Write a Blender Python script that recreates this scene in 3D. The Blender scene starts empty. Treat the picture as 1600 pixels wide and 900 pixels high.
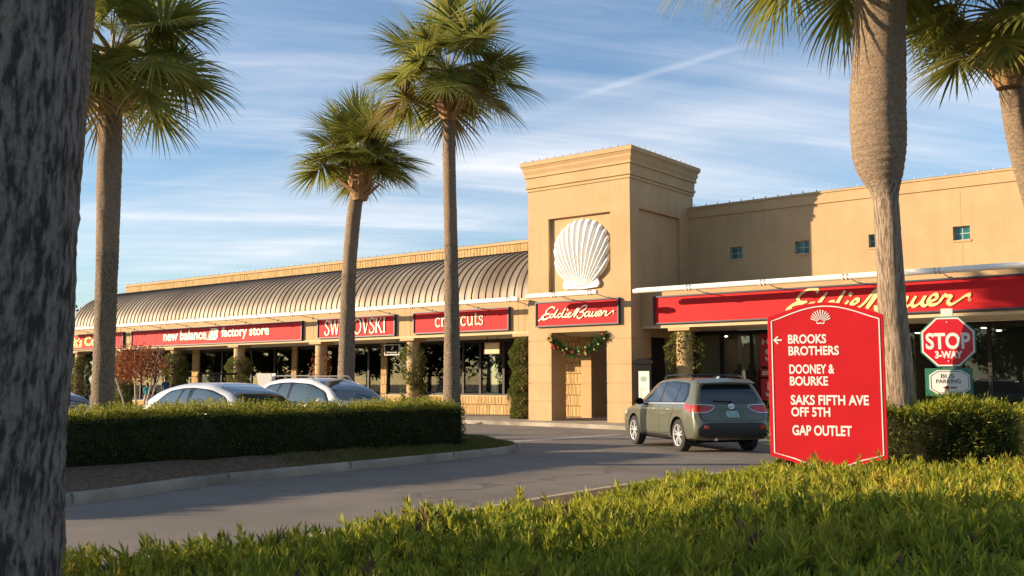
import bpy, bmesh, math, random
import numpy as np
from mathutils import Vector, Matrix
from mathutils.bvhtree import BVHTree
from mathutils.geometry import delaunay_2d_cdt
R = math.radians
random.seed(7); rng = np.random.default_rng(7)
scene = bpy.context.scene
COL = scene.collection

# ------------------------------------------------------------------ camera, sky, sun, exposure
cam = bpy.data.cameras.new('camera'); camo = bpy.data.objects.new('camera', cam); COL.objects.link(camo)
cam.lens = 35; cam.sensor_width = 36; cam.clip_end = 3000; cam.clip_start = 0.05
camo.location = (0, 0, 1.55); camo.rotation_euler = (R(95.5), 0, R(38.7))
cam.dof.use_dof = True; cam.dof.focus_distance = 22; cam.dof.aperture_fstop = 16
scene.camera = camo
SUN_EL, SUN_DX, SUN_DY = 13.2, 1.15, 1.0          # shadows run towards (+1.15, +1)
sun_dir = Vector((-SUN_DX, -SUN_DY, 0)).normalized() * math.cos(R(SUN_EL)) + Vector((0, 0, math.sin(R(SUN_EL))))
sl = bpy.data.lights.new('sun', 'SUN'); sl.energy = 4.8; sl.angle = R(0.5); sl.color = (1, .77, .52)
so = bpy.data.objects.new('sun', sl); COL.objects.link(so); so.rotation_euler = sun_dir.to_track_quat('Z', 'Y').to_euler()
scene.view_settings.view_transform = 'Standard'; scene.view_settings.look = 'None'
scene.view_settings.exposure = 1.08; scene.view_settings.gamma = 1

def make_world():
    w = bpy.data.worlds.new('World'); scene.world = w; w.use_nodes = True
    nt = w.node_tree; N = nt.nodes; L = nt.links; N.clear()
    out = N.new('ShaderNodeOutputWorld'); bg = N.new('ShaderNodeBackground'); bg.inputs[1].default_value = 0.086
    sky = N.new('ShaderNodeTexSky'); sky.sky_type = 'NISHITA'; sky.sun_disc = False
    sky.sun_elevation = R(SUN_EL); sky.sun_rotation = math.atan2(sun_dir.x, sun_dir.y)
    sky.air_density = 1.0; sky.dust_density = 0.6; sky.ozone_density = 2.5
    tc = N.new('ShaderNodeTexCoord'); sep = N.new('ShaderNodeSeparateXYZ'); L.new(tc.outputs['Generated'], sep.inputs[0])
    def M(op, a, b=None, c=None):
        m = N.new('ShaderNodeMath'); m.operation = op
        for i, v in enumerate((a, b, c)):
            if v is None: continue
            if isinstance(v, (int, float)): m.inputs[i].default_value = v
            else: L.new(v, m.inputs[i])
        return m.outputs[0]
    zc = M('ADD', M('MAXIMUM', sep.outputs[2], 0.0), 0.16)
    px, py = M('DIVIDE', sep.outputs[0], zc), M('DIVIDE', sep.outputs[1], zc)
    cmb = N.new('ShaderNodeCombineXYZ'); L.new(px, cmb.inputs[0]); L.new(py, cmb.inputs[1])
    def noise(scale, rot, stretch, detail, rough, dist, loc=(0, 0, 0)):
        mp = N.new('ShaderNodeMapping'); mp.inputs['Rotation'].default_value = (0, 0, R(rot)); mp.inputs['Scale'].default_value = stretch
        mp.inputs['Location'].default_value = loc
        r0 = N.new('ShaderNodeMapping'); r0.inputs['Rotation'].default_value = (0, 0, R(-38.7 + rot)); mp.inputs['Rotation'].default_value = (0, 0, 0)
        L.new(cmb.outputs[0], r0.inputs[0]); L.new(r0.outputs[0], mp.inputs[0])
        n = N.new('ShaderNodeTexNoise'); n.inputs['Scale'].default_value = scale; n.inputs['Detail'].default_value = detail
        n.inputs['Roughness'].default_value = rough; n.inputs['Distortion'].default_value = dist
        L.new(mp.outputs[0], n.inputs['Vector']); return n.outputs[0]
    def ramp(v, a, b):
        r = N.new('ShaderNodeMapRange'); r.interpolation_type = 'SMOOTHSTEP'
        r.inputs[1].default_value = a; r.inputs[2].default_value = b; L.new(v, r.inputs[0]); return r.outputs[0]
    streak = ramp(noise(1.35, -9, (0.42, 2.3, 1), 6, .54, .5), .40, .95)
    broad = ramp(noise(.60, 14, (.55, 1.3, 1), 5, .55, .7, (3.1, 1.7, 0)), .46, .78)
    wisp = ramp(noise(3.2, -14, (.32, 2.8, 1), 9, .7, 1.2), .42, .85)
    cl = M('MINIMUM', M('ADD', M('ADD', M('MULTIPLY', streak, .62), M('MULTIPLY', M('MULTIPLY', broad, streak), .8)), M('ADD', M('MULTIPLY', wisp, .20), M('MULTIPLY', broad, .36))), .92)
    # contrail: a thin band on a great circle, bounded along its length
    def ray(x, y):
        F = 1556.; p = R(5.5); yw = R(38.7)
        f = Vector((-math.sin(yw) * math.cos(p), math.cos(yw) * math.cos(p), math.sin(p))); r = Vector((math.cos(yw), math.sin(yw), 0)); u = r.cross(f)
        return (f + r * (x - 800) / F - u * (y - 450) / F).normalized()
    a, b = ray(880, 158), ray(1190, 62); nrm = a.cross(b).normalized(); mid = (a + b).normalized()
    def dot(v):
        d = N.new('ShaderNodeVectorMath'); d.operation = 'DOT_PRODUCT'; L.new(tc.outputs['Generated'], d.inputs[0]); d.inputs[1].default_value = v; return d.outputs['Value']
    wob = M('MULTIPLY', M('SUBTRACT', noise(5, 0, (1, 1, 1), 3, .5, 0), .5), .006)
    dist = M('ABSOLUTE', M('ADD', dot(nrm), wob))
    con = M('MULTIPLY', M('SUBTRACT', 1.0, ramp(dist, .0, .0050)), ramp(dot(mid), .9950, .9988))
    cl = M('MINIMUM', M('ADD', cl, M('MULTIPLY', con, .17)), .95)
    mix = N.new('ShaderNodeMixRGB'); L.new(cl, mix.inputs[0])
    mul = N.new('ShaderNodeMixRGB'); mul.blend_type = 'MULTIPLY'; mul.inputs[0].default_value = 1; mul.inputs[2].default_value = (1.0, 1.09, 1.16, 1)
    L.new(sky.outputs[0], mul.inputs[1]); L.new(mul.outputs[0], mix.inputs[1])
    mix.inputs[2].default_value = (5.9, 5.9, 6.2, 1)
    L.new(mix.outputs[0], bg.inputs[0]); L.new(bg.outputs[0], out.inputs[0])
make_world()

# ------------------------------------------------------------------ helpers
MATS = {}
def mat(name, c, rough=.6, metal=0., c2=None, nscale=4., bump=0., bscale=30., spec=.5, coat=0., emit=None, stretch=(1, 1, 1), detail=4, transl=0., isl=None, trans=None, bdist=.02, con=.15):
    if name in MATS: return MATS[name]
    m = bpy.data.materials.new(name); m.use_nodes = True; nt = m.node_tree; N = nt.nodes; L = nt.links
    p = N['Principled BSDF']; out = N['Material Output']
    p.inputs['Base Color'].default_value = (*c, 1); p.inputs['Roughness'].default_value = rough; p.inputs['Metallic'].default_value = metal
    p.inputs['Specular IOR Level'].default_value = spec; p.inputs['Coat Weight'].default_value = coat; p.inputs['Coat Roughness'].default_value = .04
    tc = N.new('ShaderNodeTexCoord'); mp = N.new('ShaderNodeMapping'); mp.inputs['Scale'].default_value = stretch; L.new(tc.outputs['Object'], mp.inputs[0])
    col = None
    if c2 is not None:
        n = N.new('ShaderNodeTexNoise'); n.inputs['Scale'].default_value = nscale; n.inputs['Detail'].default_value = detail; n.inputs['Roughness'].default_value = .6
        L.new(mp.outputs[0], n.inputs['Vector'])
        r = N.new('ShaderNodeMapRange'); r.inputs[1].default_value = .5 - con; r.inputs[2].default_value = .5 + con; L.new(n.outputs[0], r.inputs[0])
        x = N.new('ShaderNodeMixRGB'); x.inputs[1].default_value = (*c, 1); x.inputs[2].default_value = (*c2, 1); L.new(r.outputs[0], x.inputs[0]); col = x.outputs[0]
    if isl is not None:
        g = N.new('ShaderNodeNewGeometry'); x = N.new('ShaderNodeMixRGB'); x.inputs[2].default_value = (*isl, 1)
        pw = N.new('ShaderNodeMath'); pw.operation = 'POWER'; pw.inputs[1].default_value = 2.2; L.new(g.outputs['Random Per Island'], pw.inputs[0]); L.new(pw.outputs[0], x.inputs[0])
        if col: L.new(col, x.inputs[1])
        else: x.inputs[1].default_value = (*c, 1)
        col = x.outputs[0]
    if col: L.new(col, p.inputs['Base Color'])
    if bump:
        n = N.new('ShaderNodeTexNoise'); n.inputs['Scale'].default_value = bscale; n.inputs['Detail'].default_value = 6; n.inputs['Roughness'].default_value = .65; L.new(mp.outputs[0], n.inputs['Vector'])
        b = N.new('ShaderNodeBump'); b.inputs['Strength'].default_value = bump; b.inputs['Distance'].default_value = bdist; L.new(n.outputs[0], b.inputs['Height']); L.new(b.outputs[0], p.inputs['Normal'])
    if emit: p.inputs['Emission Color'].default_value = (*emit[:3], 1); p.inputs['Emission Strength'].default_value = emit[3]
    if transl:
        t = N.new('ShaderNodeBsdfTranslucent'); ms = N.new('ShaderNodeMixShader'); ms.inputs[0].default_value = transl
        if col: L.new(col, t.inputs[0])
        else: t.inputs[0].default_value = (*c, 1)
        L.new(p.outputs[0], ms.inputs[1]); L.new(t.outputs[0], ms.inputs[2]); L.new(ms.outputs[0], out.inputs[0])
    if trans:
        t = N.new('ShaderNodeBsdfTransparent'); t.inputs[0].default_value = (*trans, 1); gl = N.new('ShaderNodeBsdfGlossy'); gl.inputs['Roughness'].default_value = rough
        gl.inputs[0].default_value = (*c, 1)
        fr = N.new('ShaderNodeFresnel'); fr.inputs[0].default_value = 1.55; ms = N.new('ShaderNodeMixShader'); L.new(fr.outputs[0], ms.inputs[0])
        L.new(t.outputs[0], ms.inputs[1]); L.new(gl.outputs[0], ms.inputs[2]); L.new(ms.outputs[0], out.inputs[0])
    MATS[name] = m; return m

def tag(o, label=None, cat=None, group=None, kind=None):
    if label: o['label'] = label
    if cat: o['category'] = cat
    if group: o['group'] = group
    if kind: o['kind'] = kind
    return o

def empty(name, loc, label=None, cat=None, group=None, rz=0):
    o = bpy.data.objects.new(name, None); COL.objects.link(o); o.location = loc; o.rotation_euler = (0, 0, rz); o.empty_display_size = .2
    return tag(o, label, cat, group)

def pname(o):
    return o

class MB:
    def __init__(s): s.v = []; s.f = []; s.mi = []; s.cur = 0
    def add(s, vs, fs):
        n = len(s.v); s.v += [tuple(v) for v in vs]; s.f += [tuple(i + n for i in f) for f in fs]; s.mi += [s.cur] * len(fs); return s
    def box(s, x0, x1, y0, y1, z0, z1):
        if x0 > x1: x0, x1 = x1, x0
        if y0 > y1: y0, y1 = y1, y0
        if z0 > z1: z0, z1 = z1, z0
        return s.add([(x0, y0, z0), (x1, y0, z0), (x1, y1, z0), (x0, y1, z0), (x0, y0, z1), (x1, y0, z1), (x1, y1, z1), (x0, y1, z1)],
                     [(0, 3, 2, 1), (4, 5, 6, 7), (0, 1, 5, 4), (1, 2, 6, 5), (2, 3, 7, 6), (3, 0, 4, 7)])
    def obox(s, c, u, v, w):      # oriented box, half vectors
        c, u, v, w = map(Vector, (c, u, v, w)); p = []
        for k in (-1, 1):
            for (a, b) in ((-1, -1), (1, -1), (1, 1), (-1, 1)): p.append(c + u * a + v * b + w * k)
        return s.add(p, [(0, 3, 2, 1), (4, 5, 6, 7), (0, 1, 5, 4), (1, 2, 6, 5), (2, 3, 7, 6), (3, 0, 4, 7)])
    def tube(s, pts, r, n=8, cap=True):
        pts = [Vector(p) for p in pts]; rs = r if isinstance(r, (list, tuple)) else [r] * len(pts); base = len(s.v); vs = []; fs = []
        up = Vector((0, 0, 1)); side = None
        for i, p in enumerate(pts):
            d = (pts[min(i + 1, len(pts) - 1)] - pts[max(i - 1, 0)]).normalized()
            if side is None:
                side = d.cross(up if abs(d.z) < .95 else Vector((1, 0, 0))).normalized()
            else: side = (side - d * side.dot(d)).normalized()
            t = d.cross(side)
            for k in range(n):
                a = 2 * math.pi * k / n; vs.append(p + side * math.cos(a) * rs[i] + t * math.sin(a) * rs[i])
        for i in range(len(pts) - 1):
            for k in range(n): fs.append((i * n + k, i * n + (k + 1) % n, (i + 1) * n + (k + 1) % n, (i + 1) * n + k))
        if cap: fs.append(tuple(range(n))[::-1]); fs.append(tuple((len(pts) - 1) * n + k for k in range(n)))
        return s.add(vs, fs)
    def lathe(s, prof, c=(0, 0, 0), n=20, axis='z', cap=True):   # prof: (r, h)
        vs = []; fs = []; c = Vector(c)
        for (r, h) in prof:
            for k in range(n):
                a = 2 * math.pi * k / n; x, y = r * math.cos(a), r * math.sin(a)
                vs.append(c + (Vector((x, y, h)) if axis == 'z' else Vector((x, h, y)) if axis == 'y' else Vector((h, x, y))))
        for i in range(len(prof) - 1):
            for k in range(n):
                q = (i * n + k, i * n + (k + 1) % n, (i + 1) * n + (k + 1) % n, (i + 1) * n + k); fs.append(q if axis != 'y' else q[::-1])
        if cap:
            fs.append(tuple(range(n))[::-1]); fs.append(tuple((len(prof) - 1) * n + k for k in range(n)))
        return s.add(vs, fs)
    def ball(s, c, r, n=8, m=6):
        r = r if isinstance(r, (tuple, list)) else (r, r, r); vs = []; fs = []
        for i in range(m + 1):
            t = math.pi * i / m
            for k in range(n):
                a = 2 * math.pi * k / n; vs.append((c[0] + r[0] * math.sin(t) * math.cos(a), c[1] + r[1] * math.sin(t) * math.sin(a), c[2] - r[2] * math.cos(t)))
        for i in range(m):
            for k in range(n): fs.append((i * n + k, i * n + (k + 1) % n, (i + 1) * n + (k + 1) % n, (i + 1) * n + k))
        return s.add(vs, fs)
    def prism(s, poly, d0, d1, fn):     # poly list of 2D, fn(u,v,d)->3D
        n = len(poly); vs = [fn(u, v, d0) for u, v in poly] + [fn(u, v, d1) for u, v in poly]
        return s.add(vs, [tuple(range(n))[::-1], tuple(range(n, 2 * n))] + [(i, (i + 1) % n, n + (i + 1) % n, n + i) for i in range(n)])
    def build(s, name, mats, parent=None, local=False, smooth=False, bevel=0., angle=40):
        me = bpy.data.meshes.new(name); V = np.array(s.v, float)
        if parent is not None: off = np.zeros(3) if local else np.array(parent_loc(parent))
        elif local: off = np.zeros(3)
        else: off = np.array([(V[:, 0].min() + V[:, 0].max()) / 2, (V[:, 1].min() + V[:, 1].max()) / 2, V[:, 2].min()])
        me.from_pydata([tuple(v) for v in V - off], [], s.f)
        ms = mats if isinstance(mats, (list, tuple)) else [mats]
        for m in ms: me.materials.append(m)
        if len(ms) > 1: me.polygons.foreach_set('material_index', s.mi)
        b = bmesh.new(); b.from_mesh(me); bmesh.ops.recalc_face_normals(b, faces=b.faces)
        if bevel:
            es = [e for e in b.edges if len(e.link_faces) == 2 and e.calc_face_angle(0) > R(30)]
            bmesh.ops.bevel(b, geom=es, offset=bevel, segments=2, profile=.6, affect='EDGES', clamp_overlap=True)
        b.to_mesh(me); b.free()
        if smooth:
            me.polygons.foreach_set('use_smooth', [True] * len(me.polygons)); me.set_sharp_from_angle(angle=R(angle))
        o = bpy.data.objects.new(name, me); COL.objects.link(o)
        if parent is not None: o.parent = parent
        elif not local: o.location = off
        return o

def parent_loc(p):
    loc = Vector(p.location)
    while p.parent is not None: p = p.parent; loc = loc + Vector(p.location)
    return loc

def fast(name, V, Q, mats, mi=None, parent=None, local=False, smooth=False):
    V = np.asarray(V, np.float32); Q = np.asarray(Q, np.int32)
    if parent is not None: off = np.zeros(3) if local else np.array(parent_loc(parent))
    elif local: off = np.zeros(3)
    else: off = np.array([(V[:, 0].min() + V[:, 0].max()) / 2, (V[:, 1].min() + V[:, 1].max()) / 2, V[:, 2].min()])
    V = (V - off).astype(np.float32); k = Q.shape[1]
    me = bpy.data.meshes.new(name); me.vertices.add(len(V)); me.vertices.foreach_set('co', V.ravel())
    me.loops.add(Q.size); me.loops.foreach_set('vertex_index', Q.ravel()); me.polygons.add(len(Q))
    me.polygons.foreach_set('loop_start', np.arange(0, Q.size, k, dtype=np.int32))
    for m in (mats if isinstance(mats, (list, tuple)) else [mats]): me.materials.append(m)
    if mi is not None: me.polygons.foreach_set('material_index', np.asarray(mi, np.int32))
    if smooth: me.polygons.foreach_set('use_smooth', np.ones(len(Q), bool))
    me.update(calc_edges=True); me.validate()
    o = bpy.data.objects.new(name, me); COL.objects.link(o)
    if parent is not None: o.parent = parent
    elif not local: o.location = off
    return o

def unit(a): return a / np.maximum(np.linalg.norm(a, axis=-1, keepdims=True), 1e-9)
def leafs(P, D, L, W, bend=.0):          # quads: base, side, tip, side
    n = len(P); D = unit(D); rnd = unit(rng.normal(size=(n, 3))); S = unit(np.cross(D, rnd)); Nn = np.cross(S, D)
    L = np.broadcast_to(np.asarray(L, float), (n,))[:, None]; W = np.broadcast_to(np.asarray(W, float), (n,))[:, None]
    m = P + D * L * .45 + Nn * L * bend
    V = np.stack([P, m + S * W * .5, P + D * L, m - S * W * .5], 1).reshape(-1, 3)
    return V, np.arange(4 * n).reshape(n, 4)
def merge(parts):
    Vs, Qs, mi, n = [], [], [], 0
    for (V, Q, k) in parts: Vs.append(V); Qs.append(np.asarray(Q) + n); mi.append(np.full(len(Q), k)); n += len(V)
    return np.concatenate(Vs), np.concatenate(Qs), np.concatenate(mi)

def copy_tree(o, parent=None):
    c = o.copy(); COL.objects.link(c); c.parent = parent
    for ch in list(o.children): copy_tree(ch, c)
    return c

# ------------------------------------------------------------------ materials
STUCCO = mat('stucco', (.475, .33, .18), .85, c2=(.435, .297, .158), nscale=1.1, bump=.25, bscale=60, spec=.2, detail=7)
def weather(m, stretch, amt):
    """faint run-down stains and patches, part of the paint itself"""
    nt = m.node_tree; N = nt.nodes; L = nt.links; p = N['Principled BSDF']; src = p.inputs['Base Color'].links[0].from_socket
    tc = N.new('ShaderNodeTexCoord'); mp = N.new('ShaderNodeMapping'); mp.inputs['Scale'].default_value = stretch; L.new(tc.outputs['Object'], mp.inputs[0])
    n = N.new('ShaderNodeTexNoise'); n.inputs['Scale'].default_value = 1; n.inputs['Detail'].default_value = 6; n.inputs['Roughness'].default_value = .65; L.new(mp.outputs[0], n.inputs['Vector'])
    r = N.new('ShaderNodeMapRange'); r.inputs[1].default_value = .45; r.inputs[2].default_value = .72; r.inputs[3].default_value = 1; r.inputs[4].default_value = 1 - amt; L.new(n.outputs[0], r.inputs[0])
    x = N.new('ShaderNodeMixRGB'); x.blend_type = 'MULTIPLY'; x.inputs[0].default_value = 1; L.new(src, x.inputs[1]); L.new(r.outputs[0], x.inputs[2]); L.new(x.outputs[0], p.inputs['Base Color'])
weather(STUCCO, (2.6, 2.6, .28), .08); weather(STUCCO, (.5, .5, .5), .10)
TRIM = mat('cream_trim', (.56, .43, .26), .8, c2=(.51, .385, .225), nscale=2, spec=.2)
SOFFIT = mat('soffit_paint', (.62, .55, .42), .9, spec=.2)
RED = mat('red_sign_face', (.50, .014, .017), .6, c2=(.44, .011, .015), nscale=2.5, spec=.15)
NAVY = mat('navy_sign_frame', (.022, .028, .055), .5)
LET = mat('cream_letter', (.86, .76, .52), .55)
LETW = mat('white_letter', (.76, .74, .70), .55)
LETY = mat('yellow_letter', (.88, .66, .10), .55)
WHITE = mat('white_paint', (.70, .67, .61), .5, c2=(.74, .72, .66), nscale=3)
SHELLW = mat('white_plaster', (.74, .73, .71), .55, bump=.06, bscale=25)
BLACK = mat('black_metal', (.006, .006, .007), .65, spec=.06)
DARK = mat('dark_frame', (.022, .019, .018), .5, spec=.25)
GLASS = mat('shop_glass', (.9, .97, .98), .015, trans=(.62, .68, .68))
TEAL = mat('teal_glass_block', (.02, .14, .14), .12, c2=(.015, .09, .11), nscale=9)
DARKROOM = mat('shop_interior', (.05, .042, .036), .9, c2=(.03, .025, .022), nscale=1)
TANROOM = mat('display_backing', (.60, .50, .36), .9, c2=(.52, .43, .3), nscale=1)
CONC = mat('concrete', (.40, .35, .28), .9, c2=(.31, .27, .215), nscale=1.7, bump=.25, bscale=50, spec=.2, detail=7)
KERB = mat('kerb_concrete', (.36, .32, .25), .9, c2=(.19, .168, .132), nscale=1.1, bump=.45, bscale=40, spec=.2, detail=8)
MULCH = mat('mulch', (.11, .075, .05), .95, c2=(.24, .175, .12), nscale=14, bump=1.0, bscale=40, spec=.1, detail=8, bdist=.05)
PALEW = mat('road_paint', (.50, .47, .42), .8, c2=(.24, .22, .20), nscale=5, spec=.2, detail=8)
RUBBER = mat('tyre_rubber', (.02, .02, .021), .8, bump=.1, bscale=60)
CHROME = mat('alloy', (.78, .78, .78), .3, metal=.7)
CARGLASS = mat('car_glass', (.012, .016, .018), .03, spec=.8, coat=.5)
CARGLASS2 = mat('light_car_glass', (.02, .038, .040), .03, spec=.9, coat=.9)
TRIMBLK = mat('black_plastic', (.02, .02, .021), .55)

def asphalt():
    m = mat('asphalt', (.24, .210, .176), .88, c2=(.178, .155, .130), nscale=.6, bump=.5, bscale=90, spec=.25, detail=9)
    nt = m.node_tree; N = nt.nodes; L = nt.links; p = N['Principled BSDF']; src = p.inputs['Base Color'].links[0].from_socket
    tc = N.new('ShaderNodeTexCoord'); v = N.new('ShaderNodeTexNoise'); v.inputs['Scale'].default_value = 60; v.inputs['Detail'].default_value = 3; L.new(tc.outputs['Object'], v.inputs['Vector'])
    r = N.new('ShaderNodeMapRange'); r.inputs[1].default_value = .3; r.inputs[2].default_value = .7; r.inputs[3].default_value = .72; r.inputs[4].default_value = 1.28; L.new(v.outputs[0], r.inputs[0])
    # sealed cracks
    vo = N.new('ShaderNodeTexVoronoi'); vo.feature = 'DISTANCE_TO_EDGE'; vo.inputs['Scale'].default_value = .16
    nz = N.new('ShaderNodeTexNoise'); nz.inputs['Scale'].default_value = 1.2; nz.inputs['Detail'].default_value = 5; L.new(tc.outputs['Object'], nz.inputs['Vector'])
    ad = N.new('ShaderNodeVectorMath'); ad.operation = 'MULTIPLY_ADD'; L.new(nz.outputs['Color'], ad.inputs[0]); ad.inputs[1].default_value = (1.6, 1.6, 0); L.new(tc.outputs['Object'], ad.inputs[2]); L.new(ad.outputs[0], vo.inputs['Vector'])
    cr = N.new('ShaderNodeMapRange'); cr.inputs[1].default_value = 0; cr.inputs[2].default_value = .007; cr.inputs[3].default_value = .5; cr.inputs[4].default_value = 1; L.new(vo.outputs['Distance'], cr.inputs[0])
    mm = N.new('ShaderNodeMath'); mm.operation = 'MULTIPLY'; L.new(r.outputs[0], mm.inputs[0]); L.new(cr.outputs[0], mm.inputs[1])
    x = N.new('ShaderNodeMixRGB'); x.blend_type = 'MULTIPLY'; x.inputs[0].default_value = 1; L.new(src, x.inputs[1]); L.new(mm.outputs[0], x.inputs[2]); L.new(x.outputs[0], p.inputs['Base Color'])
    return m
ASPHALT = asphalt()

def stone():
    m = mat('split_face_stone', (.5, .34, .16), .9, bump=.01, spec=.2); nt = m.node_tree; N = nt.nodes; L = nt.links; p = N['Principled BSDF']
    tc = N.new('ShaderNodeTexCoord'); sp = N.new('ShaderNodeSeparateXYZ'); L.new(tc.outputs['Object'], sp.inputs[0])
    a = N.new('ShaderNodeMath'); a.operation = 'ADD'; L.new(sp.outputs[0], a.inputs[0]); L.new(sp.outputs[1], a.inputs[1])
    cb = N.new('ShaderNodeCombineXYZ'); L.new(a.outputs[0], cb.inputs[0]); L.new(sp.outputs[2], cb.inputs[1])
    br = N.new('ShaderNodeTexBrick'); br.inputs['Scale'].default_value = 1; br.inputs['Brick Width'].default_value = .20; br.inputs['Row Height'].default_value = .46; br.inputs['Mortar Size'].default_value = .018; br.inputs['Mortar Smooth'].default_value = .6
    br.inputs['Color1'].default_value = (.53, .37, .18, 1); br.inputs['Color2'].default_value = (.42, .28, .125, 1); br.inputs['Mortar'].default_value = (.27, .18, .085, 1)
    L.new(cb.outputs[0], br.inputs['Vector']); L.new(br.outputs['Color'], p.inputs['Base Color'])
    mp = N.new('ShaderNodeMapping'); mp.inputs['Scale'].default_value = (14, 1.6, 1); L.new(cb.outputs[0], mp.inputs[0])
    n = N.new('ShaderNodeTexNoise'); n.inputs['Scale'].default_value = 1.3; n.inputs['Detail'].default_value = 4; L.new(mp.outputs[0], n.inputs['Vector'])
    s = N.new('ShaderNodeMath'); s.operation = 'SUBTRACT'; L.new(n.outputs[0], s.inputs[0]); L.new(br.outputs['Fac'], s.inputs[1])
    b = N.new('ShaderNodeBump'); b.inputs['Strength'].default_value = 1; b.inputs['Distance'].default_value = .09; L.new(s.outputs[0], b.inputs['Height']); L.new(b.outputs[0], p.inputs['Normal'])
    return m
STONE = stone()

def roofmetal():
    m = mat('bronze_roof_metal', (.20, .155, .11), .55, metal=.2, spec=.3); nt = m.node_tree; N = nt.nodes; L = nt.links; p = N['Principled BSDF']
    tc = N.new('ShaderNodeTexCoord'); sp = N.new('ShaderNodeSeparateXYZ'); L.new(tc.outputs['Object'], sp.inputs[0])
    d = N.new('ShaderNodeMath'); d.operation = 'DIVIDE'; d.inputs[1].default_value = .385; L.new(sp.outputs[0], d.inputs[0])
    f = N.new('ShaderNodeMath'); f.operation = 'FLOOR'; L.new(d.outputs[0], f.inputs[0])
    wn = N.new('ShaderNodeTexWhiteNoise'); wn.noise_dimensions = '1D'; L.new(f.outputs[0], wn.inputs['W'])
    n = N.new('ShaderNodeTexNoise'); n.inputs['Scale'].default_value = .35; n.inputs['Detail'].default_value = 3; L.new(tc.outputs['Object'], n.inputs['Vector'])
    s = N.new('ShaderNodeMath'); s.operation = 'MULTIPLY_ADD'; s.inputs[1].default_value = .35; L.new(wn.outputs['Value'], s.inputs[0]); L.new(n.outputs[0], s.inputs[2])
    r = N.new('ShaderNodeMapRange'); r.inputs[1].default_value = .4; r.inputs[2].default_value = 1.0; L.new(s.outputs[0], r.inputs[0])
    x = N.new('ShaderNodeMixRGB'); x.inputs[1].default_value = (.15, .115, .08, 1); x.inputs[2].default_value = (.28, .245, .19, 1); L.new(r.outputs[0], x.inputs[0]); L.new(x.outputs[0], p.inputs['Base Color'])
    return m
ROOF = roofmetal()
SEAM = mat('roof_seam', (.085, .066, .05), .5, metal=.2)

def leafmat(name, c, c2, isl, nscale=1.2, tr=.35, rough=.5):
    return mat(name, c, rough, c2=c2, nscale=nscale, isl=isl, transl=tr, spec=.22, detail=3)
L_PODO = leafmat('podocarpus_leaf', (.125, .195, .022), (.25, .27, .03), (.52, .46, .045), .9, .5)
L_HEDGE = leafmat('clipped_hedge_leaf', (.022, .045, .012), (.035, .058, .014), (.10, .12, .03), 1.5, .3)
L_HTOP = leafmat('hedge_new_growth', (.24, .24, .03), (.15, .17, .025), (.42, .38, .05), 1.8, .48)  # top sprouts, with sunlight on the hedge top put into their yellow
L_IVY = leafmat('ivy_leaf', (.07, .105, .022), (.11, .13, .03), (.24, .23, .06), 2, .38)
L_PALM = leafmat('palm_leaf', (.15, .185, .032), (.185, .21, .04), (.36, .32, .08), .8, .48, .45)
L_PALMY = leafmat('dry_palm_leaf', (.26, .19, .06), (.20, .16, .05), (.36, .26, .1), 1, .3)
L_RED = leafmat('russet_leaf', (.22, .045, .018), (.30, .08, .02), (.38, .15, .05), 3, .35)
L_GRASS = leafmat('grass_blade', (.075, .105, .02), (.12, .13, .03), (.24, .20, .06), 1, .3)
L_TREE = leafmat('tree_leaf', (.030, .050, .014), (.045, .065, .018), (.09, .10, .03), .5, .25)
L_PINE = leafmat('garland_needle', (.02, .06, .018), (.03, .08, .02), (.09, .15, .05), 3, .2)
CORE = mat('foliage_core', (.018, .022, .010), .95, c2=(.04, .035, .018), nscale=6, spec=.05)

# ------------------------------------------------------------------ lettering helpers
def text_geo(s, bold=0., extr=.0):
    cu = bpy.data.curves.new('t', 'FONT'); cu.body = s; cu.size = 1; cu.offset = bold; cu.extrude = .02; cu.resolution_u = 4
    ob = bpy.data.objects.new('t', cu); COL.objects.link(ob)
    dg = bpy.context.evaluated_depsgraph_get(); me = bpy.data.meshes.new_from_object(ob.evaluated_get(dg))
    V = np.array([v.co[:] for v in me.vertices]); F = [tuple(p.vertices) for p in me.polygons]
    bpy.data.objects.remove(ob); bpy.data.curves.remove(cu); bpy.data.meshes.remove(me)
    return V, F
def text_into(mb, s, fn, x, y, w, h, d0, d1, bold=.0, slant=0.):
    """lettering of size w x h with its lower left corner at (x, y) in the (u, v) plane of fn(u, v, d)"""
    V, F = text_geo(s, bold); mn, mx = V.min(0), V.max(0)
    U = (V - mn) / np.maximum(mx - mn, 1e-6)
    mb.add([fn(x + a[0] * w + slant * a[1] * h, y + a[1] * h, d0 + (d1 - d0) * a[2]) for a in U], F)
def smooth_pts(P, n=5, closed=False):
    P = [np.array(p, float) for p in P]; out = []
    for i in range(len(P) - 1):
        p0, p1, p2, p3 = P[max(i - 1, 0)], P[i], P[i + 1], P[min(i + 2, len(P) - 1)]
        for k in range(n):
            t = k / n; out.append(.5 * ((2 * p1) + (-p0 + p2) * t + (2 * p0 - 5 * p1 + 4 * p2 - p3) * t * t + (-p0 + 3 * p1 - 3 * p2 + p3) * t ** 3))
    out.append(P[-1]); return out
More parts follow.
